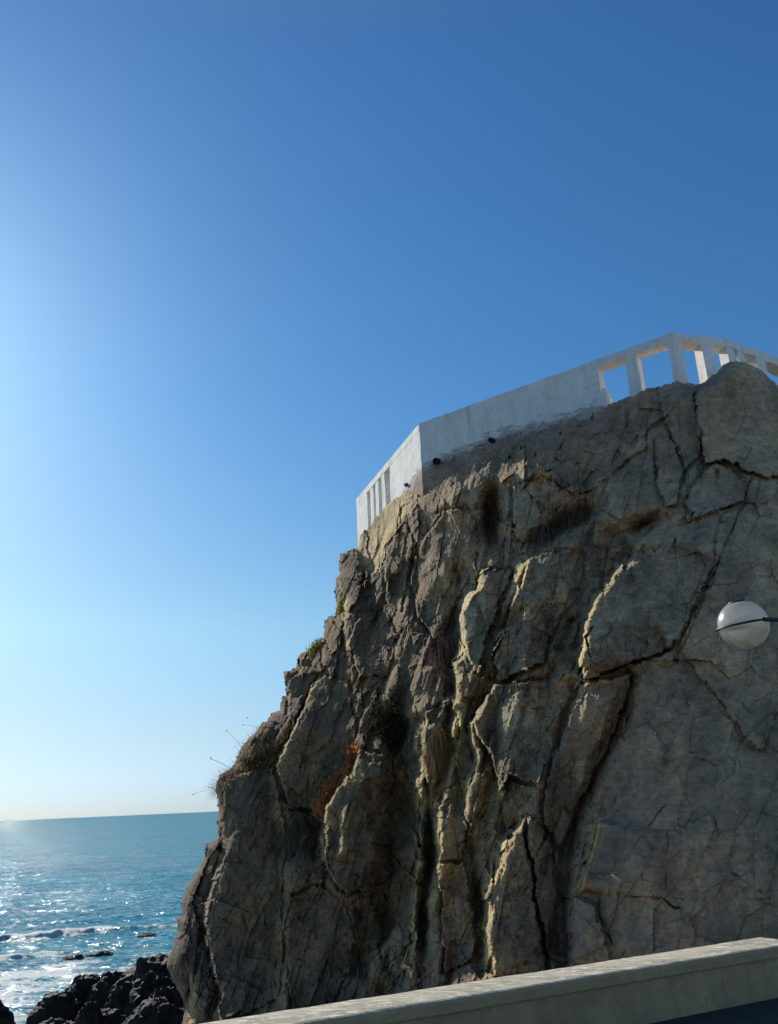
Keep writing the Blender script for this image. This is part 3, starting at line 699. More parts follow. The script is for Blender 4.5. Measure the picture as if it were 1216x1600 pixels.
# thin lip on the coping edge
def post_at(px, i, wd):
    s = frac(px, i); L = (wp[i+1]-wp[i]).length; wall_piece('post', max(0, s), min(s+wd/L, len(wp)-1), -1.7, -RAIL+.006, -.006, .27, bare=lambda s, z: 0, dens=.07, rough=.007)
post_at(974, 3, .26); 
s = frac(1041, 3); wall_piece('post', s, 4.0+.2/(wp[5]-wp[4]).length, -1.7, -RAIL+.006, -.006, .27, bare=lambda s, z: 0, dens=.07)
post_at(1094, 4, .28); post_at(1133, 4, .3); post_at(1150, 5, .24); post_at(1180, 6, .3); post_at(1240, 7, .3); post_at(1290, 8, .3)
# broken end of the solid panel, bulging at its foot
def lump(name, loc, rad, mat, parent=None, seed=0, sub=3, amp=.3, freq=1.6, flat=True):
    bm = bmesh.new(); bmesh.ops.create_icosphere(bm, subdivisions=sub, radius=1.0)
    V = np.array([v.co[:] for v in bm.verts]); o = seed*7.7
    n = fbm(V[:, 0]*freq+o, V[:, 1]*freq+o, V[:, 2]*freq, 4, True)*1.4-.35
    f = np.round(V*1.7+.2*n[:, None])/1.7
    V = V*(1+amp*n[:, None]*1.6); V = V*.86+f*.14
    for v, c in zip(bm.verts, V): v.co = (c[0]*rad[0], c[1]*rad[1], c[2]*rad[2])
    me = bpy.data.meshes.new(name); bm.to_mesh(me); bm.free()
    if not flat: me.polygons.foreach_set('use_smooth', [True]*len(me.polygons))
    ob = link(name, me, mat, parent); ob.location = loc
    if parent: ob.matrix_parent_inverse = Matrix.Translation(parent.location).inverted()
    return ob
p, n = wall_pt(sR); q = Vector((p.x, p.y))-n*.14
lump('broken_edge', (q.x+.03, q.y, EYE+WH-1.0), (.14, .13, .34), MW, lookout, 3, 3, .12)
# drain pipes through the wall
MD = mat_simple('pipe_dark', (.03, .028, .027), .8, .2)
def pipe(px, py, i, r, ln):
    s = frac(px, i); p, n = wall_pt(s)
    d = rays(px, py); t = p.y/d[1]; z = EYE+d[2]*t
    bm = bmesh.new()
    bmesh.ops.create_cone(bm, cap_ends=False, segments=20, radius1=r, radius2=r, depth=ln)
    bmesh.ops.create_cone(bm, cap_ends=False, segments=20, radius1=r*.78, radius2=r*.78, depth=ln)
    vs = sorted(bm.verts, key=lambda v: v.co.z)
    g = bmesh.ops.create_circle(bm, cap_ends=True, radius=r*.8, segments=20); 
    bm.edges.ensure_lookup_table()
    top = [e for e in bm.edges if e.is_boundary and e.verts[0].co.z > ln*.4 and e.verts[1].co.z > ln*.4]
    bmesh.ops.bridge_loops(bm, edges=top)
    me = bpy.data.meshes.new('drain_pipe'); bm.to_mesh(me); bm.free()
    o = link('drain_pipe', me, MD, lookout)
    o.rotation_euler = Vector((n.x, n.y, -.12)).to_track_quat('Z', 'Y').to_euler()
    o.location = (p.x+n.x*ln*.2, p.y+n.y*ln*.2, z); o.matrix_parent_inverse = Matrix.Translation(lookout.location).inverted()
pipe(680, 722, 1, .085, .16); pipe(776, 689, 1, .06, .2); pipe(633, 758, 0, .05, .1)

# ------------------------------------------------------------------ roadside parapet, pavement
def mat_parapet(top):
    b = NB('coping_concrete' if top else 'parapet_render'); P = b.pos()
    n = b.noise(P, 3, 6, .65, .4); n2 = b.noise(P, 22, 6, .7, .3); n3 = b.noise(P, 110, 4, .7)
    mpf = b.n('ShaderNodeMapping'); mpf.inputs['Rotation'].default_value = (0, 0, -.471); mpf.inputs['Scale'].default_value = (.7, 2.2, 1); b.l(P, mpf.inputs['Vector'])
    fl = b.noise(mpf.outputs[0], 7.5, 8, .72, .9)
    paint = b.ramp(n, [(.3, (.62, .54, .41)), (.7, (.84, .76, .59))])
    under = b.ramp(n2, [(.3, (.16, .145, .12)), (.7, (.30, .275, .235))])
    nrm = b.bump(n3, .5, .004); nrm = b.bump(n2, .3, .01, nrm)
    if top:
        geo = b.n('ShaderNodeNewGeometry'); sep = b.n('ShaderNodeSeparateXYZ'); b.l(geo.outputs['Normal'], sep.inputs[0])
        up = b.math('GREATER_THAN', sep.outputs[2], .6)
        f = b.ramp(fl, [(.48, 0.0), (.50, 1.0)])
        f = b.math('MULTIPLY', f, b.ramp(n, [(.34, .15), (.55, .7)]))
        f = b.math('MULTIPLY', f, b.math('ADD', b.math('MULTIPLY', up, .75), .25))
        c = b.mix(f, paint, under); c = b.mix(up, b.mix(1.0, c, (.74, .54, .38), 'MULTIPLY'), c); nrm = b.bump(b.math('MULTIPLY', f, -1.0), .8, .006, nrm)
    else:
        st = b.noise(b.pos((1, 1, .15)), 4, 5, .6)
        dv = b.n('ShaderNodeVectorMath', operation='DOT_PRODUCT'); b.l(P, dv.inputs[0]); dv.inputs[1].default_value = (.891, .454, 0)
        jt = b.math('ABSOLUTE', b.math('SUBTRACT', b.math('FRACT', b.math('MULTIPLY', b.math('ADD', dv.outputs['Value'], b.math('MULTIPLY', n2, .02)), .38)), .5))
        jl = b.ramp(jt, [(.001, .75), (.004, 1.0)])
        c = b.mix(.6, paint, b.mix(1.0, paint, b.ramp(st, [(.3, .6), (.65, 1.0)]), 'MULTIPLY'))
        c = b.mix(b.ramp(n2, [(.58, 0.0), (.70, .7)]), c, under); c = b.mix(1.0, c, jl, 'MULTIPLY'); c = b.mix(b.ramp(b.noise(P, 1.7, 6, .7), [(.5, 0.0), (.66, .55)]), c, b.mix(1.0, c, (.55, .50, .45), 'MULTIPLY'))
        c = b.mix(1.0, c, (.80, .56, .39), 'MULTIPLY')
    b.principled(c, .9, nrm, .2); return b.m
MC, MB_ = mat_parapet(True), mat_parapet(False)
pd = Vector((.891, .454, 0)); pn = Vector((.454, -.891, 0))     # along, towards the road
N0 = Vector((-.88, 6.80, 0)); ZT, ZG = EYE-1.46, EYE-1.9
par = empty('roadside_parapet', (N0.x, N0.y, ZG)); tag(par, 'long low concrete parapet with flaking pale paint along the roadside, in front of the cliff', 'parapet')
def long_prism(name, prof, s0, s1, mat, parent, step=.06, rough=.004, smooth=False):
    n = int((s1-s0)/step)+1; V = []
    for i in range(n+1):
        s = s0+(s1-s0)*i/n
        for o, z in prof: q = N0+pd*s+pn*o; V.append((q.x, q.y, z))
    V = np.array(V); R = len(prof)
    nn = perlin(V[:, 0]*3, V[:, 1]*3, V[:, 2]*3)+.5*perlin(V[:, 0]*13, V[:, 1]*13, V[:, 2]*13)
    V[:, 2] += rough*nn; V[:, 1] -= rough*nn*.8
    bm = bmesh.new(); vs = [bm.verts.new(v) for v in V]
    for i in range(n):
        for j in range(R): a = i*R+j; b = i*R+(j+1) % R; bm.faces.new((vs[a], vs[b], vs[b+R], vs[a+R]))
    bm.faces.new(vs[:R][::-1]); bm.faces.new(vs[n*R:])
    bmesh.ops.recalc_face_normals(bm, faces=bm.faces)
    me = bpy.data.meshes.new(name); bm.to_mesh(me); bm.free()
    o = link(name, me, mat, parent)
    if parent: o.matrix_parent_inverse = Matrix.Translation(parent.location).inverted()
    return o
S_END = 5.28
cw, ch = .47, .105
prof = [(-cw, ZT-ch), (-cw, ZT-.02), (-cw+.02, ZT)]+[(-cw+.02+(cw-.05)*i/8, ZT+.006*math.sin(i/8*math.pi)) for i in range(1, 8)]+[(-.03, ZT), (-.012, ZT-.008), (0, ZT-.03), (0, ZT-ch+.01), (-.01, ZT-ch)]
long_prism('coping', prof, -9, S_END, MC, par)
long_prism('wall_body', [(-cw+.04, ZG-.6)]+[(-cw+.04, ZT-ch+.002)]+[(-.035, ZT-ch+.002)]+[(-.035, ZT-ch-.3*i/6) for i in range(1, 7)]+[(-.03, ZG-.3)], -8.96, S_END-.03, MB_, par, .1)
# road with kerb, behind us and beside the parapet
def mat_road():
    b = NB('asphalt'); P = b.pos(); n = b.noise(P, 60, 4, .7); n2 = b.noise(P, 2.5, 5, .6)
    c = b.mix(.5, b.ramp(n, [(.3, .03), (.7, .085)]), b.ramp(n2, [(.3, .035), (.7, .07)]))
    b.principled(c, .85, b.bump(n, .5, .006), .3); return b.m
def flat_poly(name, pts, z, mat, depth=.5):
    bm = bmesh.new(); t = [bm.verts.new((p[0], p[1], z)) for p in pts]; d = [bm.verts.new((p[0], p[1], z-depth)) for p in pts]
    bm.faces.new(t); bm.faces.new(d[::-1])
    for i in range(len(pts)): j = (i+1) % len(pts); bm.faces.new((t[i], d[i], d[j], t[j]))
    bmesh.ops.recalc_face_normals(bm, faces=bm.faces)
    me = bpy.data.meshes.new(name); bm.to_mesh(me); bm.free(); return link(name, me, mat)
def L2(s, o): q = N0+pd*s+pn*o; return (q.x, q.y)
MRD = mat_road()
tag(flat_poly('pavement', [L2(-9, -.06), L2(45, -.06), L2(45, 1.3), L2(-9, 1.3)], ZG, mat_simple('paving_asphalt', (.06, .058, .055), .9, .2, scale=8)), kind='structure')
tag(flat_poly('road', [L2(-40, 1.3), L2(45, 1.3), L2(45, 12), L2(-40, 12)], ZG-.12, MRD, .4), kind='structure')
tag(flat_poly('access_road', [L2(S_END+.1, -.07), L2(S_END+.1, -1.6), L2(14, -3.4), L2(14, -.07)], ZG-.05, MRD, 5.0), kind='structure')

tag(flat_poly('unseen_promenade', [L2(-40, 12), L2(45, 12), L2(45, 60), L2(-40, 60)], ZG, mat_simple('pale_bounce_concrete', (.50, .47, .41), .9, .2, scale=4, var=.12)), kind='structure')  # unseen ground, added pale to bounce sunlight onto the cliff
# ------------------------------------------------------------------ globe street lamp
def build_lamp():
    Y = 6.5; c = at(1161.5, 976, Y); R_ = 40.5/F_PX*Y*1.0/_f.dot(rays(1161.5, 976))*1.0
    R_ = 38.0/F_PX*Vector((c.x, c.y, c.z-EYE)).dot(Vector(_f))
    px_ = c.x+.95; py_ = c.y+.35
    lamp = empty('street_lamp', (px_, py_, ZG)); tag(lamp, 'round white glass globe lamp in a dark metal ring, in front of the cliff', 'street lamp')
    def child(name, bm, mat, smooth=True, par_=lamp):
        me = bpy.data.meshes.new(name); bm.to_mesh(me); bm.free(); me.polygons.foreach_set('use_smooth', [smooth]*len(me.polygons))
        o = link(name, me, mat, par_); o.matrix_parent_inverse = Matrix.Translation(lamp.location).inverted(); return o
    def gm(name, tr, rough, col_, tw):
        b = NB(name); P = b.pos(); n = b.noise(P, 9, 5, .6, .5)
        cc = b.mix(.5, col_, b.mix(1.0, col_, b.ramp(n, [(.3, .72), (.65, 1.0)]), 'MULTIPLY'))
        d = b.n('ShaderNodeBsdfDiffuse'); b.l(cc, d.inputs[0])
        t = b.n('ShaderNodeBsdfTranslucent'); b.l(cc, t.inputs[0])
        tp = b.n('ShaderNodeBsdfTransparent'); tp.inputs[0].default_value = (.85, .86, .84, 1)
        g = b.n('ShaderNodeBsdfGlossy'); g.inputs['Roughness'].default_value = rough; g.inputs['Color'].default_value = (.9, .9, .88, 1)
        m1 = b.n('ShaderNodeMixShader'); m1.inputs[0].default_value = tw; b.l(d.outputs[0], m1.inputs[1]); b.l(t.outputs[0], m1.inputs[2])
        m2 = b.n('ShaderNodeMixShader'); m2.inputs[0].default_value = tr; b.l(m1.outputs[0], m2.inputs[1]); b.l(tp.outputs[0], m2.inputs[2])
        fr = b.n('ShaderNodeFresnel'); fr.inputs[0].default_value = 1.5
        m3 = b.n('ShaderNodeMixShader'); b.l(b.math('ADD', fr.outputs[0], .05), m3.inputs[0]); b.l(m2.outputs[0], m3.inputs[1]); b.l(g.outputs[0], m3.inputs[2])
        b.l(m3.outputs[0], b.out.inputs['Surface']); return b.m
    axis = Vector((-.13, -.06, 1.0)).normalized(); rot = axis.to_track_quat('Z', 'Y').to_matrix().to_4x4()
    TM = Matrix.Translation(c) @ rot
    def dome(up):
        bm = bmesh.new(); bmesh.ops.create_uvsphere(bm, u_segments=64, v_segments=40, radius=R_)
        dele = [v for v in bm.verts if (v.co.z < -.001 if up else v.co.z > .001)]
        bmesh.ops.delete(bm, geom=dele, context='VERTS')
        bm.transform(TM); return bm
    child('upper_globe', dome(True), gm('opal_glass', .08, .22, (.97, .94, .85), .75))
    child('lower_globe', dome(False), gm('prismatic_glass', .16, .12, (.97, .95, .88), .8))
    # inner reflector, glimpsed through the lower glass
    bm = bmesh.new(); bmesh.ops.create_cone(bm, cap_ends=True, segments=40, radius1=R_*.86, radius2=R_*.25, depth=R_*.3)
    bm.transform(TM @ Matrix.Translation((0, 0, .0*R_+R_*.16))); child('reflector', bm, mat_simple('reflector_metal', (.8, .78, .74), .5, .5, 0), True)
    md = mat_simple('dark_iron', (.035, .035, .037), .45, .5, .3)
    mb = mat_simple('weathered_fitting', (.36, .34, .30), .5, .5, .3)
    def torus(Rm, r, z=0, seg=96, m=12):
        bm = bmesh.new(); vs = []
        for i in range(seg):
            a = 2*math.pi*i/seg
            vs.append([bm.verts.new(((Rm+r*math.cos(b_))*math.cos(a), (Rm+r*math.cos(b_))*math.sin(a), z+r*1.0*math.sin(b_))) for b_ in [2*math.pi*j/m for j in range(m)]])
        for i in range(seg):
            for j in range(m): bm.faces.new((vs[i][j], vs[(i+1) % seg][j], vs[(i+1) % seg][(j+1) % m], vs[i][(j+1) % m]))
        bmesh.ops.recalc_face_normals(bm, faces=bm.faces); bm.transform(TM); return bm
    child('ring', torus(R_*1.05, R_*.048), md)
    # cap with bolt lugs
    bm = bmesh.new(); bmesh.ops.create_cone(bm, cap_ends=True, segments=40, radius1=R_*.42, radius2=R_*.30, depth=R_*.10)
    bm.transform(TM @ Matrix.Translation((0, 0, R_*.955))); cap = child('cap', bm, md)
    for k in range(3):
        a = math.radians(200+120*k); bm = bmesh.new(); bmesh.ops.create_icosphere(bm, subdivisions=2, radius=R_*.065)
        bm.transform(TM @ Matrix.Translation((R_*.40*math.cos(a), R_*.40*math.sin(a), R_*.94))); child('bolt', bm, mb, True, cap)
    def tube(pts, r, m=12):
        bm = bmesh.new(); prev = None
        for i, p in enumerate(pts):
            t = (pts[min(i+1, len(pts)-1)]-pts[max(i-1, 0)]).normalized(); q = t.to_track_quat('Z', 'Y').to_matrix()
            rg = [bm.verts.new(p+q @ Vector((r*math.cos(2*math.pi*j/m), r*math.sin(2*math.pi*j/m), 0))) for j in range(m)]
            if prev:
                for j in range(m): bm.faces.new((prev[j], prev[(j+1) % m], rg[(j+1) % m], rg[j]))
            else: bm.faces.new(rg[::-1])
            prev = rg
        bm.faces.new(prev); return bm
    a0 = c+TM.to_3x3() @ Vector((R_*1.06, 0, 0))
    pts = [a0, a0+Vector((.2, .08, 0)), a0+Vector((.5, .2, -.03)), Vector((px_, py_, a0.z-.12))]
    child('arm', tube(pts, .017), md)
    child('pole', tube([Vector((px_, py_, ZG)), Vector((px_, py_, ZG+1.2)), Vector((px_, py_, a0.z+.1))], .05, 20), md)
build_lamp()

# ------------------------------------------------------------------ sea
def mat_sea():
    b = NB('sea_water'); P = b.pos()
    foam = b.n('ShaderNodeAttribute', attribute_name='foam').outputs['Fac']
    mp = b.n('ShaderNodeMapping'); mp.inputs['Rotation'].default_value = (0, 0, math.radians(-20)); mp.inputs['Scale'].default_value = (.5, 1.3, 1); b.l(P, mp.inputs['Vector']); Pw = mp.outputs[0]
    h1 = b.noise(Pw, .35, 4, .6, .4); h2 = b.noise(Pw, 1.5, 5, .62, .3); h3 = b.noise(Pw, 6, 4, .6)
    geo = b.n('ShaderNodeNewGeometry'); acc = geo.outputs['Normal']
    for sc, det, k in ((.03, 2, .3), (.12, 2, .6), (.45, 2, 1.0), (1.7, 2, 1.7), (5.5, 3, 1.9), (20, 3, 1.0)):
        t = b.n('ShaderNodeTexNoise'); t.inputs['Scale'].default_value = sc; t.inputs['Detail'].default_value = det; t.inputs['Roughness'].default_value = .6; b.l(Pw, t.inputs['Vector'])
        sb = b.n('ShaderNodeVectorMath', operation='SUBTRACT'); b.l(t.outputs['Color'], sb.inputs[0]); sb.inputs[1].default_value = (.5, .5, .5)
        ml = b.n('ShaderNodeVectorMath', operation='MULTIPLY_ADD'); b.l(sb.outputs[0], ml.inputs[0]); ml.inputs[1].default_value = (k, k, 0); b.l(acc, ml.inputs[2]); acc = ml.outputs[0]
    nn_ = b.n('ShaderNodeVectorMath', operation='NORMALIZE'); b.l(acc, nn_.inputs[0]); nrm = nn_.outputs[0]
    fn = b.noise(P, 1.6, 7, .72, .6); fn2 = b.noise(P, 9, 5, .7)
    ff = b.math('ADD', foam, b.math('MULTIPLY', b.math('SUBTRACT', fn, .5), 1.5))
    ff = b.math('ADD', ff, b.math('MULTIPLY', b.math('SUBTRACT', fn2, .5), .6))
    ff = b.math('MULTIPLY', b.ramp(ff, [(.50, 0.0), (.72, 1.0)]), b.ramp(foam, [(.04, 0.0), (.2, 1.0)]))
    ff0 = ff
    aer = b.ramp(foam, [(0.0, 0.0), (.8, .8)])
    cp1 = b.ramp(b.noise(Pw, .035, 5, .65), [(.35, (.75, .8, .85)), (.65, (1.25, 1.2, 1.15))])
    fl1 = b.noise(Pw, 3.2, 4, .6, .4); fl2 = b.noise(Pw, .16, 3, .6)
    glint_fleck = b.math('MULTIPLY', b.ramp(fl1, [(.595, 0.0), (.64, 1.0)]), b.ramp(fl2, [(.40, .15), (.6, .9)]))  # white flecks paint sun glitter into the water colour
    base = b.mix(1.0, b.mix(aer, (.008, .20, .28), (.09, .25, .27)), cp1, 'MULTIPLY')
    pw = b.n('ShaderNodeMixShader'); dd = b.n('ShaderNodeBsdfDiffuse'); b.l(base, dd.inputs[0]); gg = b.n('ShaderNodeBsdfGlossy'); gg.inputs['Roughness'].default_value = .07
    b.l(nrm, gg.inputs['Normal']); fr = b.n('ShaderNodeFresnel'); fr.inputs[0].default_value = 1.33; b.l(nrm, fr.inputs['Normal'])
    b.l(b.math('MINIMUM', fr.outputs[0], .42), pw.inputs[0]); b.l(dd.outputs[0], pw.inputs[1]); b.l(gg.outputs[0], pw.inputs[2])
    pf = b.n('ShaderNodeBsdfPrincipled'); pf.inputs['Base Color'].default_value = (.78, .86, .87, 1); pf.inputs['Roughness'].default_value = .7; pf.inputs['Transmission Weight'].default_value = 0
    cz = b.n('ShaderNodeCombineXYZ'); cz.inputs[2].default_value = 1; b.l(b.bump(fn2, .7, .12, cz.outputs[0]), pf.inputs['Normal'])
    ms = b.n('ShaderNodeMixShader'); b.l(b.math('MAXIMUM', ff, glint_fleck), ms.inputs[0]); b.l(pw.outputs[0], ms.inputs[1]); 
    tr = b.n('ShaderNodeBsdfTranslucent'); tr.inputs[0].default_value = (.85, .88, .86, 1); m0 = b.n('ShaderNodeMixShader'); m0.inputs[0].default_value = .25; b.l(pf.outputs[0], m0.inputs[1]); b.l(tr.outputs[0], m0.inputs[2]); b.l(m0.outputs[0], ms.inputs[2])
    b.l(ms.outputs[0], b.out.inputs['Surface']); return b.m
rows = np.concatenate([np.exp(np.linspace(math.log(6), math.log(30), 60)[:-1]), np.exp(np.linspace(math.log(30), math.log(130), 620)), np.exp(np.linspace(math.log(131), math.log(40000), 300))])
cols = np.concatenate([np.linspace(-1.4, -.56, 40)[:-1], np.linspace(-.56, -.15, 420), np.linspace(-.149, 1.3, 60)])
SY, SX = np.meshgrid(rows, cols, indexing='ij'); SX = SX*SY
fade = np.exp(-np.maximum(SY-60, 0)/120.)
H = .16*perlin(SX*.16+3, SY*.28, 1.)+.10*perlin(SX*.45, SY*.8, 2.)+.05*perlin(SX*1.3, SY*2., 3.)
H *= fade; foam = np.zeros(SX.shape)
def breaker(pix, amp, wid, fo, tail):
    global H, foam
    pts = [on_z(x, y, 0) for x, y in pix]; pts = [(p.x, p.y) for p in pts]
    xs = np.array([p[0] for p in pts]); ys = np.array([p[1] for p in pts])
    o = np.argsort(xs); yc = np.interp(SX, xs[o], ys[o])+1.1*perlin(SX*.2, 0*SX, 5.)+.35*perlin(SX*.9, 0*SX, 6.)
    s = SY-yc                         # + seaward
    al = sstep(xs.min()-3, xs.min()+4, SX)*(1-sstep(xs.max()-2, xs.max()+3, SX))
    al = al*(.75+.5*perlin(SX*.13, 0*SX, 7.))
    front = np.where(s < 0, np.exp(-(s/(wid*.45))**2), np.exp(-(s/(wid*1.6))**2))
    bub = 1+.35*fbm(SX*.9, SY*1.2, 8., 4)*(s < wid*.3)
    H = H+amp*al*front*bub
    fm = fo*al*np.where(s > 0, np.exp(-(s/(wid*.35))**2), np.exp(-(np.abs(s)/tail)**1.3))
    foam = np.maximum(foam, fm)
breaker([(-160,1484),(-60,1474),(60,1464),(150,1456),(275,1449),(400,1440)], .42, 1.4, 1.0, 2.2)
breaker([(-160,1520),(-60,1510),(30,1499),(90,1492),(130,1489),(190,1488)], .30, 1.1, 1.0, 2.0)
n1 = fbm(SX*.12, SY*.2, 9., 4); n2 = fbm(SX*.6, SY*1.0, 10., 4)
near = 1-sstep(50, 66, SY-.1*(SX+20)); foam = np.maximum(foam, near*np.clip(.56+.7*n1+.5*n2, 0, .9))
shore = 1-sstep(34, 47, SY+.25*np.abs(SX+14)); foam = np.maximum(foam, shore*np.clip(.66+.6*n2, 0, .95))
H = H+.07*foam*perlin(SX*1.8, SY*1.8, 11.)
nr, nc = SX.shape; ii = np.arange(nr*nc).reshape(nr, nc)
Qs = np.stack([ii[:-1, :-1].ravel(), ii[:-1, 1:].ravel(), ii[1:, 1:].ravel(), ii[1:, :-1].ravel()], 1)
me = mesh_np('sea', np.stack([SX.ravel(), SY.ravel(), H.ravel()], 1), Qs, True)
a = me.attributes.new('foam', 'FLOAT', 'POINT'); a.data.foreach_set('value', foam.ravel().astype(np.float32))
tag(link('sea', me, mat_sea()), kind='structure')

# ------------------------------------------------------------------ dark rocks at the water's edge
def mat_dark():
    b = NB('wet_black_rock'); P = b.pos(); n = b.noise(P, 2.5, 6, .65, .4); n2 = b.noise(P, 16, 5, .7)
    c = b.ramp(n, [(.3, (.014, .012, .011)), (.7, (.040, .032, .027))])
    nrm = b.bump(n, .7, .18); nrm = b.bump(n2, .7, .05, nrm)
    b.principled(c, b.ramp(n2, [(.3, .5), (.7, .85)]), nrm, .18); return b.m
MDK = mat_dark()
def shore_rock(pl, pr, pt, pb, Y, label, seed, depth=None, group='dark rocks at the foot of the cliff'):
    """boulder spanning photo columns pl..pr, top pt; pb = where its foot stands"""
    a = at(pl, pt, Y); b = at(pr, pt, Y); m = at((pl+pr)/2, pt, Y)
    top = m.z; bot = min(at((pl+pr)/2, pb, Y).z, top-.3); rx = (b.x-a.x)/2*1.03; rz = (top-bot)/2*.90
    o = lump('shore_rock', (m.x, Y+(depth or rx)*.2, (top+bot)/2-.08), (rx, depth or rx*.9, rz), MDK, None, seed, 5, .28, 1.6)
    tag(o, label, 'rock', group); return o
shore_rock(-60, 18, 1556, 1660, 31, 'small dark rock cut off by the left edge, beside white foam', 1)
shore_rock(48, 132, 1546, 1650, 31.5, 'low dark shore rock at the left foot of the heap, sloping into the foam', 2)
shore_rock(96, 170, 1518, 1640, 32.5, 'dark shore rock with a square shouldered top, left of the round topped one', 3)
shore_rock(138, 216, 1512, 1640, 32, 'dark shore rock with a rounded peak in the middle of the heap', 4)
shore_rock(176, 325, 1488, 1650, 31, 'largest dark shore rock, leaning against the foot of the cliff', 5)
shore_rock(120, 205, 1572, 1680, 28.5, 'broken dark rock in front of the round topped shore rock', 6)
shore_rock(190, 300, 1556, 1690, 27.5, 'low glistening black rock in front, at the very foot of the cliff', 7)
shore_rock(30, 130, 1588, 1690, 29, 'dark rock showing only its top at the bottom edge of the picture', 8)
def surf_rock(pl, pr, pt, pb, label, seed):
    p = on_z((pl+pr)/2, pb, 0); shore_rock(pl, pr, pt, pb+4, p.y, label, seed, group='rocks awash in the surf')
shore_rock(120, 160, 1560, 1640, 28, 'small jagged dark rock in the gap below the square shouldered rock', 9)
shore_rock(225, 285, 1535, 1650, 29.5, 'rough dark rock wedged between the largest rock and the cliff foot', 10)
surf_rock(94, 118, 1492, 1501, 'flat black rock awash at the left end of the row in surf', 21)
surf_rock(116, 130, 1488, 1499, 'pointed black rock awash in the second line of surf', 22)
surf_rock(129, 148, 1489, 1496, 'low black rock awash between the pointed rock and the round one', 23)
surf_rock(147, 174, 1483, 1494, 'widest black rock awash at the right end of the row in the surf', 24)
surf_rock(216, 243, 1455, 1463, 'black rock in the farther breaker just left of the cliff', 25)

# ------------------------------------------------------------------ plants on the cliff
def mat_leaf(name, a, b_):
    m = NB(name); oi = m.n('ShaderNodeNewGeometry'); c = m.ramp(oi.outputs['Random Per Island'], [(0, a), (1, b_)])
    d = m.n('ShaderNodeBsdfDiffuse'); t = m.n('ShaderNodeBsdfTranslucent'); m.l(c, d.inputs[0]); m.l(c, t.inputs[0])
    x = m.n('ShaderNodeMixShader'); x.inputs[0].default_value = .35; m.l(d.outputs[0], x.inputs[1]); m.l(t.outputs[0], x.inputs[2]); m.l(x.outputs[0], m.out.inputs[0]); return m.m
ML = {'dry': mat_leaf('dry_grass', (.10, .065, .04), (.34, .25, .14)), 'dark': mat_leaf('dead_dark_grass', (.09, .065, .045), (.28, .21, .15)),
      'pink': mat_leaf('reddish_dry_stems', (.13, .075, .065), (.30, .20, .17)), 'red': mat_leaf('red_succulent_leaves', (.42, .12, .04), (.78, .38, .14)),
      'yellow': mat_leaf('yellow_green_leaves', (.18, .17, .03), (.45, .40, .08)), 'olive': mat_leaf('olive_shrub_leaves', (.03, .035, .018), (.10, .10, .05)),
      'pale': mat_leaf('pale_straw', (.22, .19, .14), (.5, .45, .36))}
def surf_near(u, v, Yc, lift=0.0, tol=.28):
    p = surf(u, v); Y = max(Yc-tol, min(Yc+tol, p.y))-lift; d = rays(u, v)
    return Vector((d[0]*Y, Y, EYE+d[2]*Y))
def blade(V, Fc, p, d, ln, wd, droop, rnd, n=5, tp=.85):
    side = Vector((d.y, -d.x, 0)); side = side.normalized() if side.length > .01 else Vector((1, 0, 0))
    side = (side+Vector((rnd.uniform(-.5, .5), rnd.uniform(-.5, .5), rnd.uniform(-.3, .3)))).normalized()
    q = p.copy(); d = d.normalized(); base = len(V)
    for i in range(n+1):
        w2 = wd*(1-i/n*tp)*.5; V.append(q-side*w2); V.append(q+side*w2)
        d = (d+Vector((0, 0, -droop/n))).normalized(); q = q+d*(ln/n)
    for i in range(n): a = base+2*i; Fc.append((a, a+1, a+3, a+2))
def plant(name, label, cat, blades, mat, group=None):
    V, Fc = blades; me = bpy.data.meshes.new(name)
    c = sum(V, Vector())/len(V); me.from_pydata([v-c for v in V], [], Fc); me.update()
    o = link(name, me, mat); o.location = c; tag(o, label, cat, group); return o
def hanging(px, py, w_, h_, n, rnd, up=.15, wd=.012, lift=.05, ln=(.3, .7)):
    V, Fc = [], []; Yc = float(np.median([surf(px+a*w_*.4, py+b_*h_*.3).y for a in (-1, 0, 1) for b_ in (-1, 0, 1)]))
    for _ in range(n):
        v = py+max(-.6*h_, min(.6*h_, rnd.gauss(-.1, .26)*h_)); u = px+rnd.gauss(0, .4)*w_*(.5+.5*rnd.random())+.25*w_*math.sin(v*.09)
        p = surf_near(u, v, Yc, rnd.uniform(0, lift)); d = Vector((rnd.gauss(0, .45), -rnd.uniform(.3, 1), up+rnd.gauss(0, .35)))
        blade(V, Fc, p, d, rnd.uniform(*ln), wd*rnd.uniform(.6, 1.4), rnd.uniform(2.2, 4.5), rnd, 6)
    return V, Fc
def leafy(poly_pts, spread, n, rnd, size=.05, lift=.12):
    V, Fc = [], []
    Yc = float(np.median([surf(*q).y for q in poly_pts]))
    for _ in range(n):
        k = rnd.randrange(len(poly_pts)-1); t = rnd.random(); a, b = poly_pts[k], poly_pts[k+1]
        u = a[0]+(b[0]-a[0])*t+rnd.gauss(0, spread); v = a[1]+(b[1]-a[1])*t+rnd.gauss(0, spread)
        p = surf_near(u, v, Yc, abs(rnd.gauss(0, lift)), .1); d = Vector((rnd.gauss(-.2, .6), -abs(rnd.gauss(.5, .4)), rnd.gauss(.5, .5)))
        blade(V, Fc, p, d, size*rnd.uniform(.7, 2.0), size*.42, rnd.uniform(-.5, 1.5), rnd, 2)
    return V, Fc
R_ = random.Random(5)
GH = 'dry tufts hanging from the cliff'
plant('hanging_grass', 'long reddish tuft of dry stems hanging left of the tall pale slab', 'dry grass', hanging(690, 1030, 15, 70, 700, R_, .3, .013, .25, (.4, .95)), ML['pink'], GH)
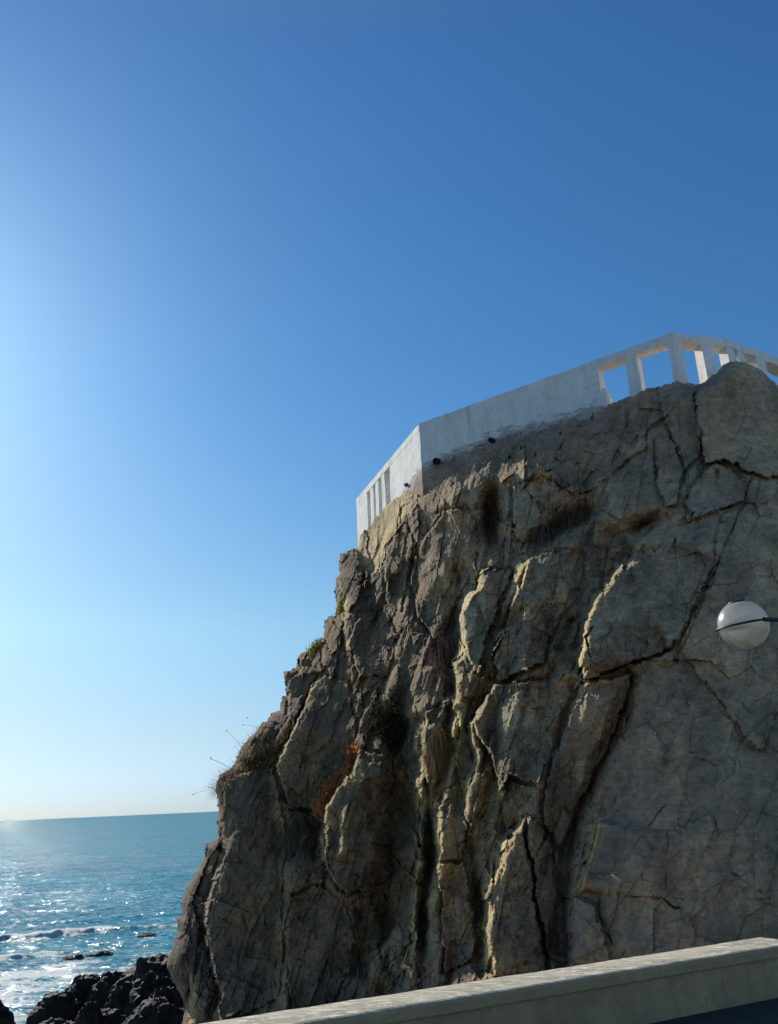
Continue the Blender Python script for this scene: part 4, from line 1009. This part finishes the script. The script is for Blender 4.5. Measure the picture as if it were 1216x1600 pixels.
plant('hanging_grass', 'brown dry tuft hanging between sunlit flutes, below the reddish tuft', 'dry grass', hanging(684, 1160, 14, 44, 650, R_, .3, .012, .3, (.35, .75)), ML['dry'], GH)
plant('hanging_grass', 'dark grass tuft arching over a boulder, half way to the white wall', 'dry grass', hanging(862, 838, 34, 26, 300, R_, .5, .012, .2, (.4, .8)), ML['dark'], GH)
plant('hanging_grass', 'dark grass tuft in the hollow just below the brown masonry, right of the arching one', 'dry grass', hanging(905, 806, 30, 22, 220, R_, .3, .012, .15, (.4, .8)), ML['dark'], GH)
plant('hanging_grass', 'dark dead grass filling the vertical gully under the drain pipe', 'dry grass', hanging(767, 810, 12, 60, 220, R_, .1, .012, .12, (.4, .9)), ML['dark'], GH)
plant('hanging_grass', 'wide brown dry tuft hanging in the hollow on the lower left of the cliff', 'dry grass', hanging(462, 1300, 28, 50, 300, R_, .2, .013, .15, (.45, .95)), ML['dark'], GH)
plant('hanging_grass', 'pale straw wisps under the corner of the white wall', 'dry grass', hanging(668, 800, 16, 18, 70, R_, .1, .010, .06, (.2, .5)), ML['pale'], GH)
plant('shrub', 'dark olive shrub in the deep hollow in the middle of the cliff', 'shrub', leafy([(590,1110),(610,1140),(632,1150),(600,1170)], 14, 2000, R_, .08, .22), ML['olive'])
plant('succulent', 'rust red succulent trailing down the left side of a ridge', 'succulent', leafy([(524,1222),(512,1238),(503,1252),(498,1268)], 5.5, 1300, R_, .07, .22), ML['red'], 'red succulents on the ridge')
plant('succulent', 'orange red succulent capping the top of the ridge', 'succulent', leafy([(572,1166),(558,1168),(549,1180),(545,1200),(536,1212)], 4.0, 1100, R_, .07, .22), ML['red'], 'red succulents on the ridge')
plant('leafy_plant', 'bright yellow green plant on the stepped skyline left of the cliff', 'plant', leafy([(506,1004),(496,1014),(488,1024)], 4.5, 420, R_, .10, .1), ML['yellow'])
plant('leafy_plant', 'thin yellow green plant clinging below the skyline block, above the brighter one', 'plant', leafy([(537,938),(533,952),(530,960)], 2.5, 160, R_, .09, .1), ML['yellow'])
plant('dry_plant', 'small rusty dry plant beside the pale diagonal crease on the left', 'plant', leafy([(455,1137),(449,1150),(445,1160)], 3.5, 520, R_, .07, .1), ML['dry'])
def skyline(pts, n, rnd, ln=(.2, .5), heads=0):
    V, Fc = [], []
    for _ in range(n):
        k = rnd.randrange(len(pts)-1); t = rnd.random(); a, b = pts[k], pts[k+1]
        u = a[0]+(b[0]-a[0])*t+rnd.uniform(3, 14); v = a[1]+(b[1]-a[1])*t+rnd.uniform(0, 9)
        p = surf(u, v, .1); d = Vector((rnd.gauss(-.9, .5), rnd.gauss(-.3, .3), rnd.gauss(.8, .5)))
        blade(V, Fc, p, d, rnd.uniform(*ln), .014, rnd.uniform(.8, 3.5), rnd, 5)
    for _ in range(heads):
        k = rnd.randrange(len(pts)-1); t = rnd.random(); a, b = pts[k], pts[k+1]
        u = a[0]+(b[0]-a[0])*t+8; v = a[1]+(b[1]-a[1])*t+5
        p = surf(u, v, .1); d = Vector((rnd.gauss(-.7, .3), 0, rnd.uniform(.3, 1.2))); L = rnd.uniform(.3, .75); n0 = len(V)
        blade(V, Fc, p, d, L, .022, rnd.uniform(.0, .8), rnd, 5, .2)
        e = V[-1]; s = .018
        b0 = len(V); V.extend([e+Vector(o)*s for o in ((1, 0, 0), (-1, 0, 0), (0, 1, 0), (0, -1, 0), (0, 0, 1), (0, 0, -1))])
        for f in ((0, 2, 4), (2, 1, 4), (1, 3, 4), (3, 0, 4), (2, 0, 5), (1, 2, 5), (3, 1, 5), (0, 3, 5)): Fc.append(tuple(b0+i for i in f))
    return V, Fc
plant('grass_tuft', 'wiry grass with seed heads against the sky on the lowest skyline shoulder', 'grass', skyline([(367,1195),(346,1208),(337,1221),(336,1237)], 260, R_, (.2, .5), 5), ML['dark'])
plant('grass_tuft', 'sparse wiry stalks against the sky above the lowest shoulder', 'grass', skyline([(407,1133),(395,1147),(379,1161),(371,1179)], 150, R_, (.12, .4), 3), ML['dark'])
plant('dry_plant', 'greyish dry mat of stems on the shoulder behind the seed heads', 'plant', leafy([(375,1192),(400,1190),(425,1178),(440,1165)], 7, 700, R_, .09, .08), ML['dry'])
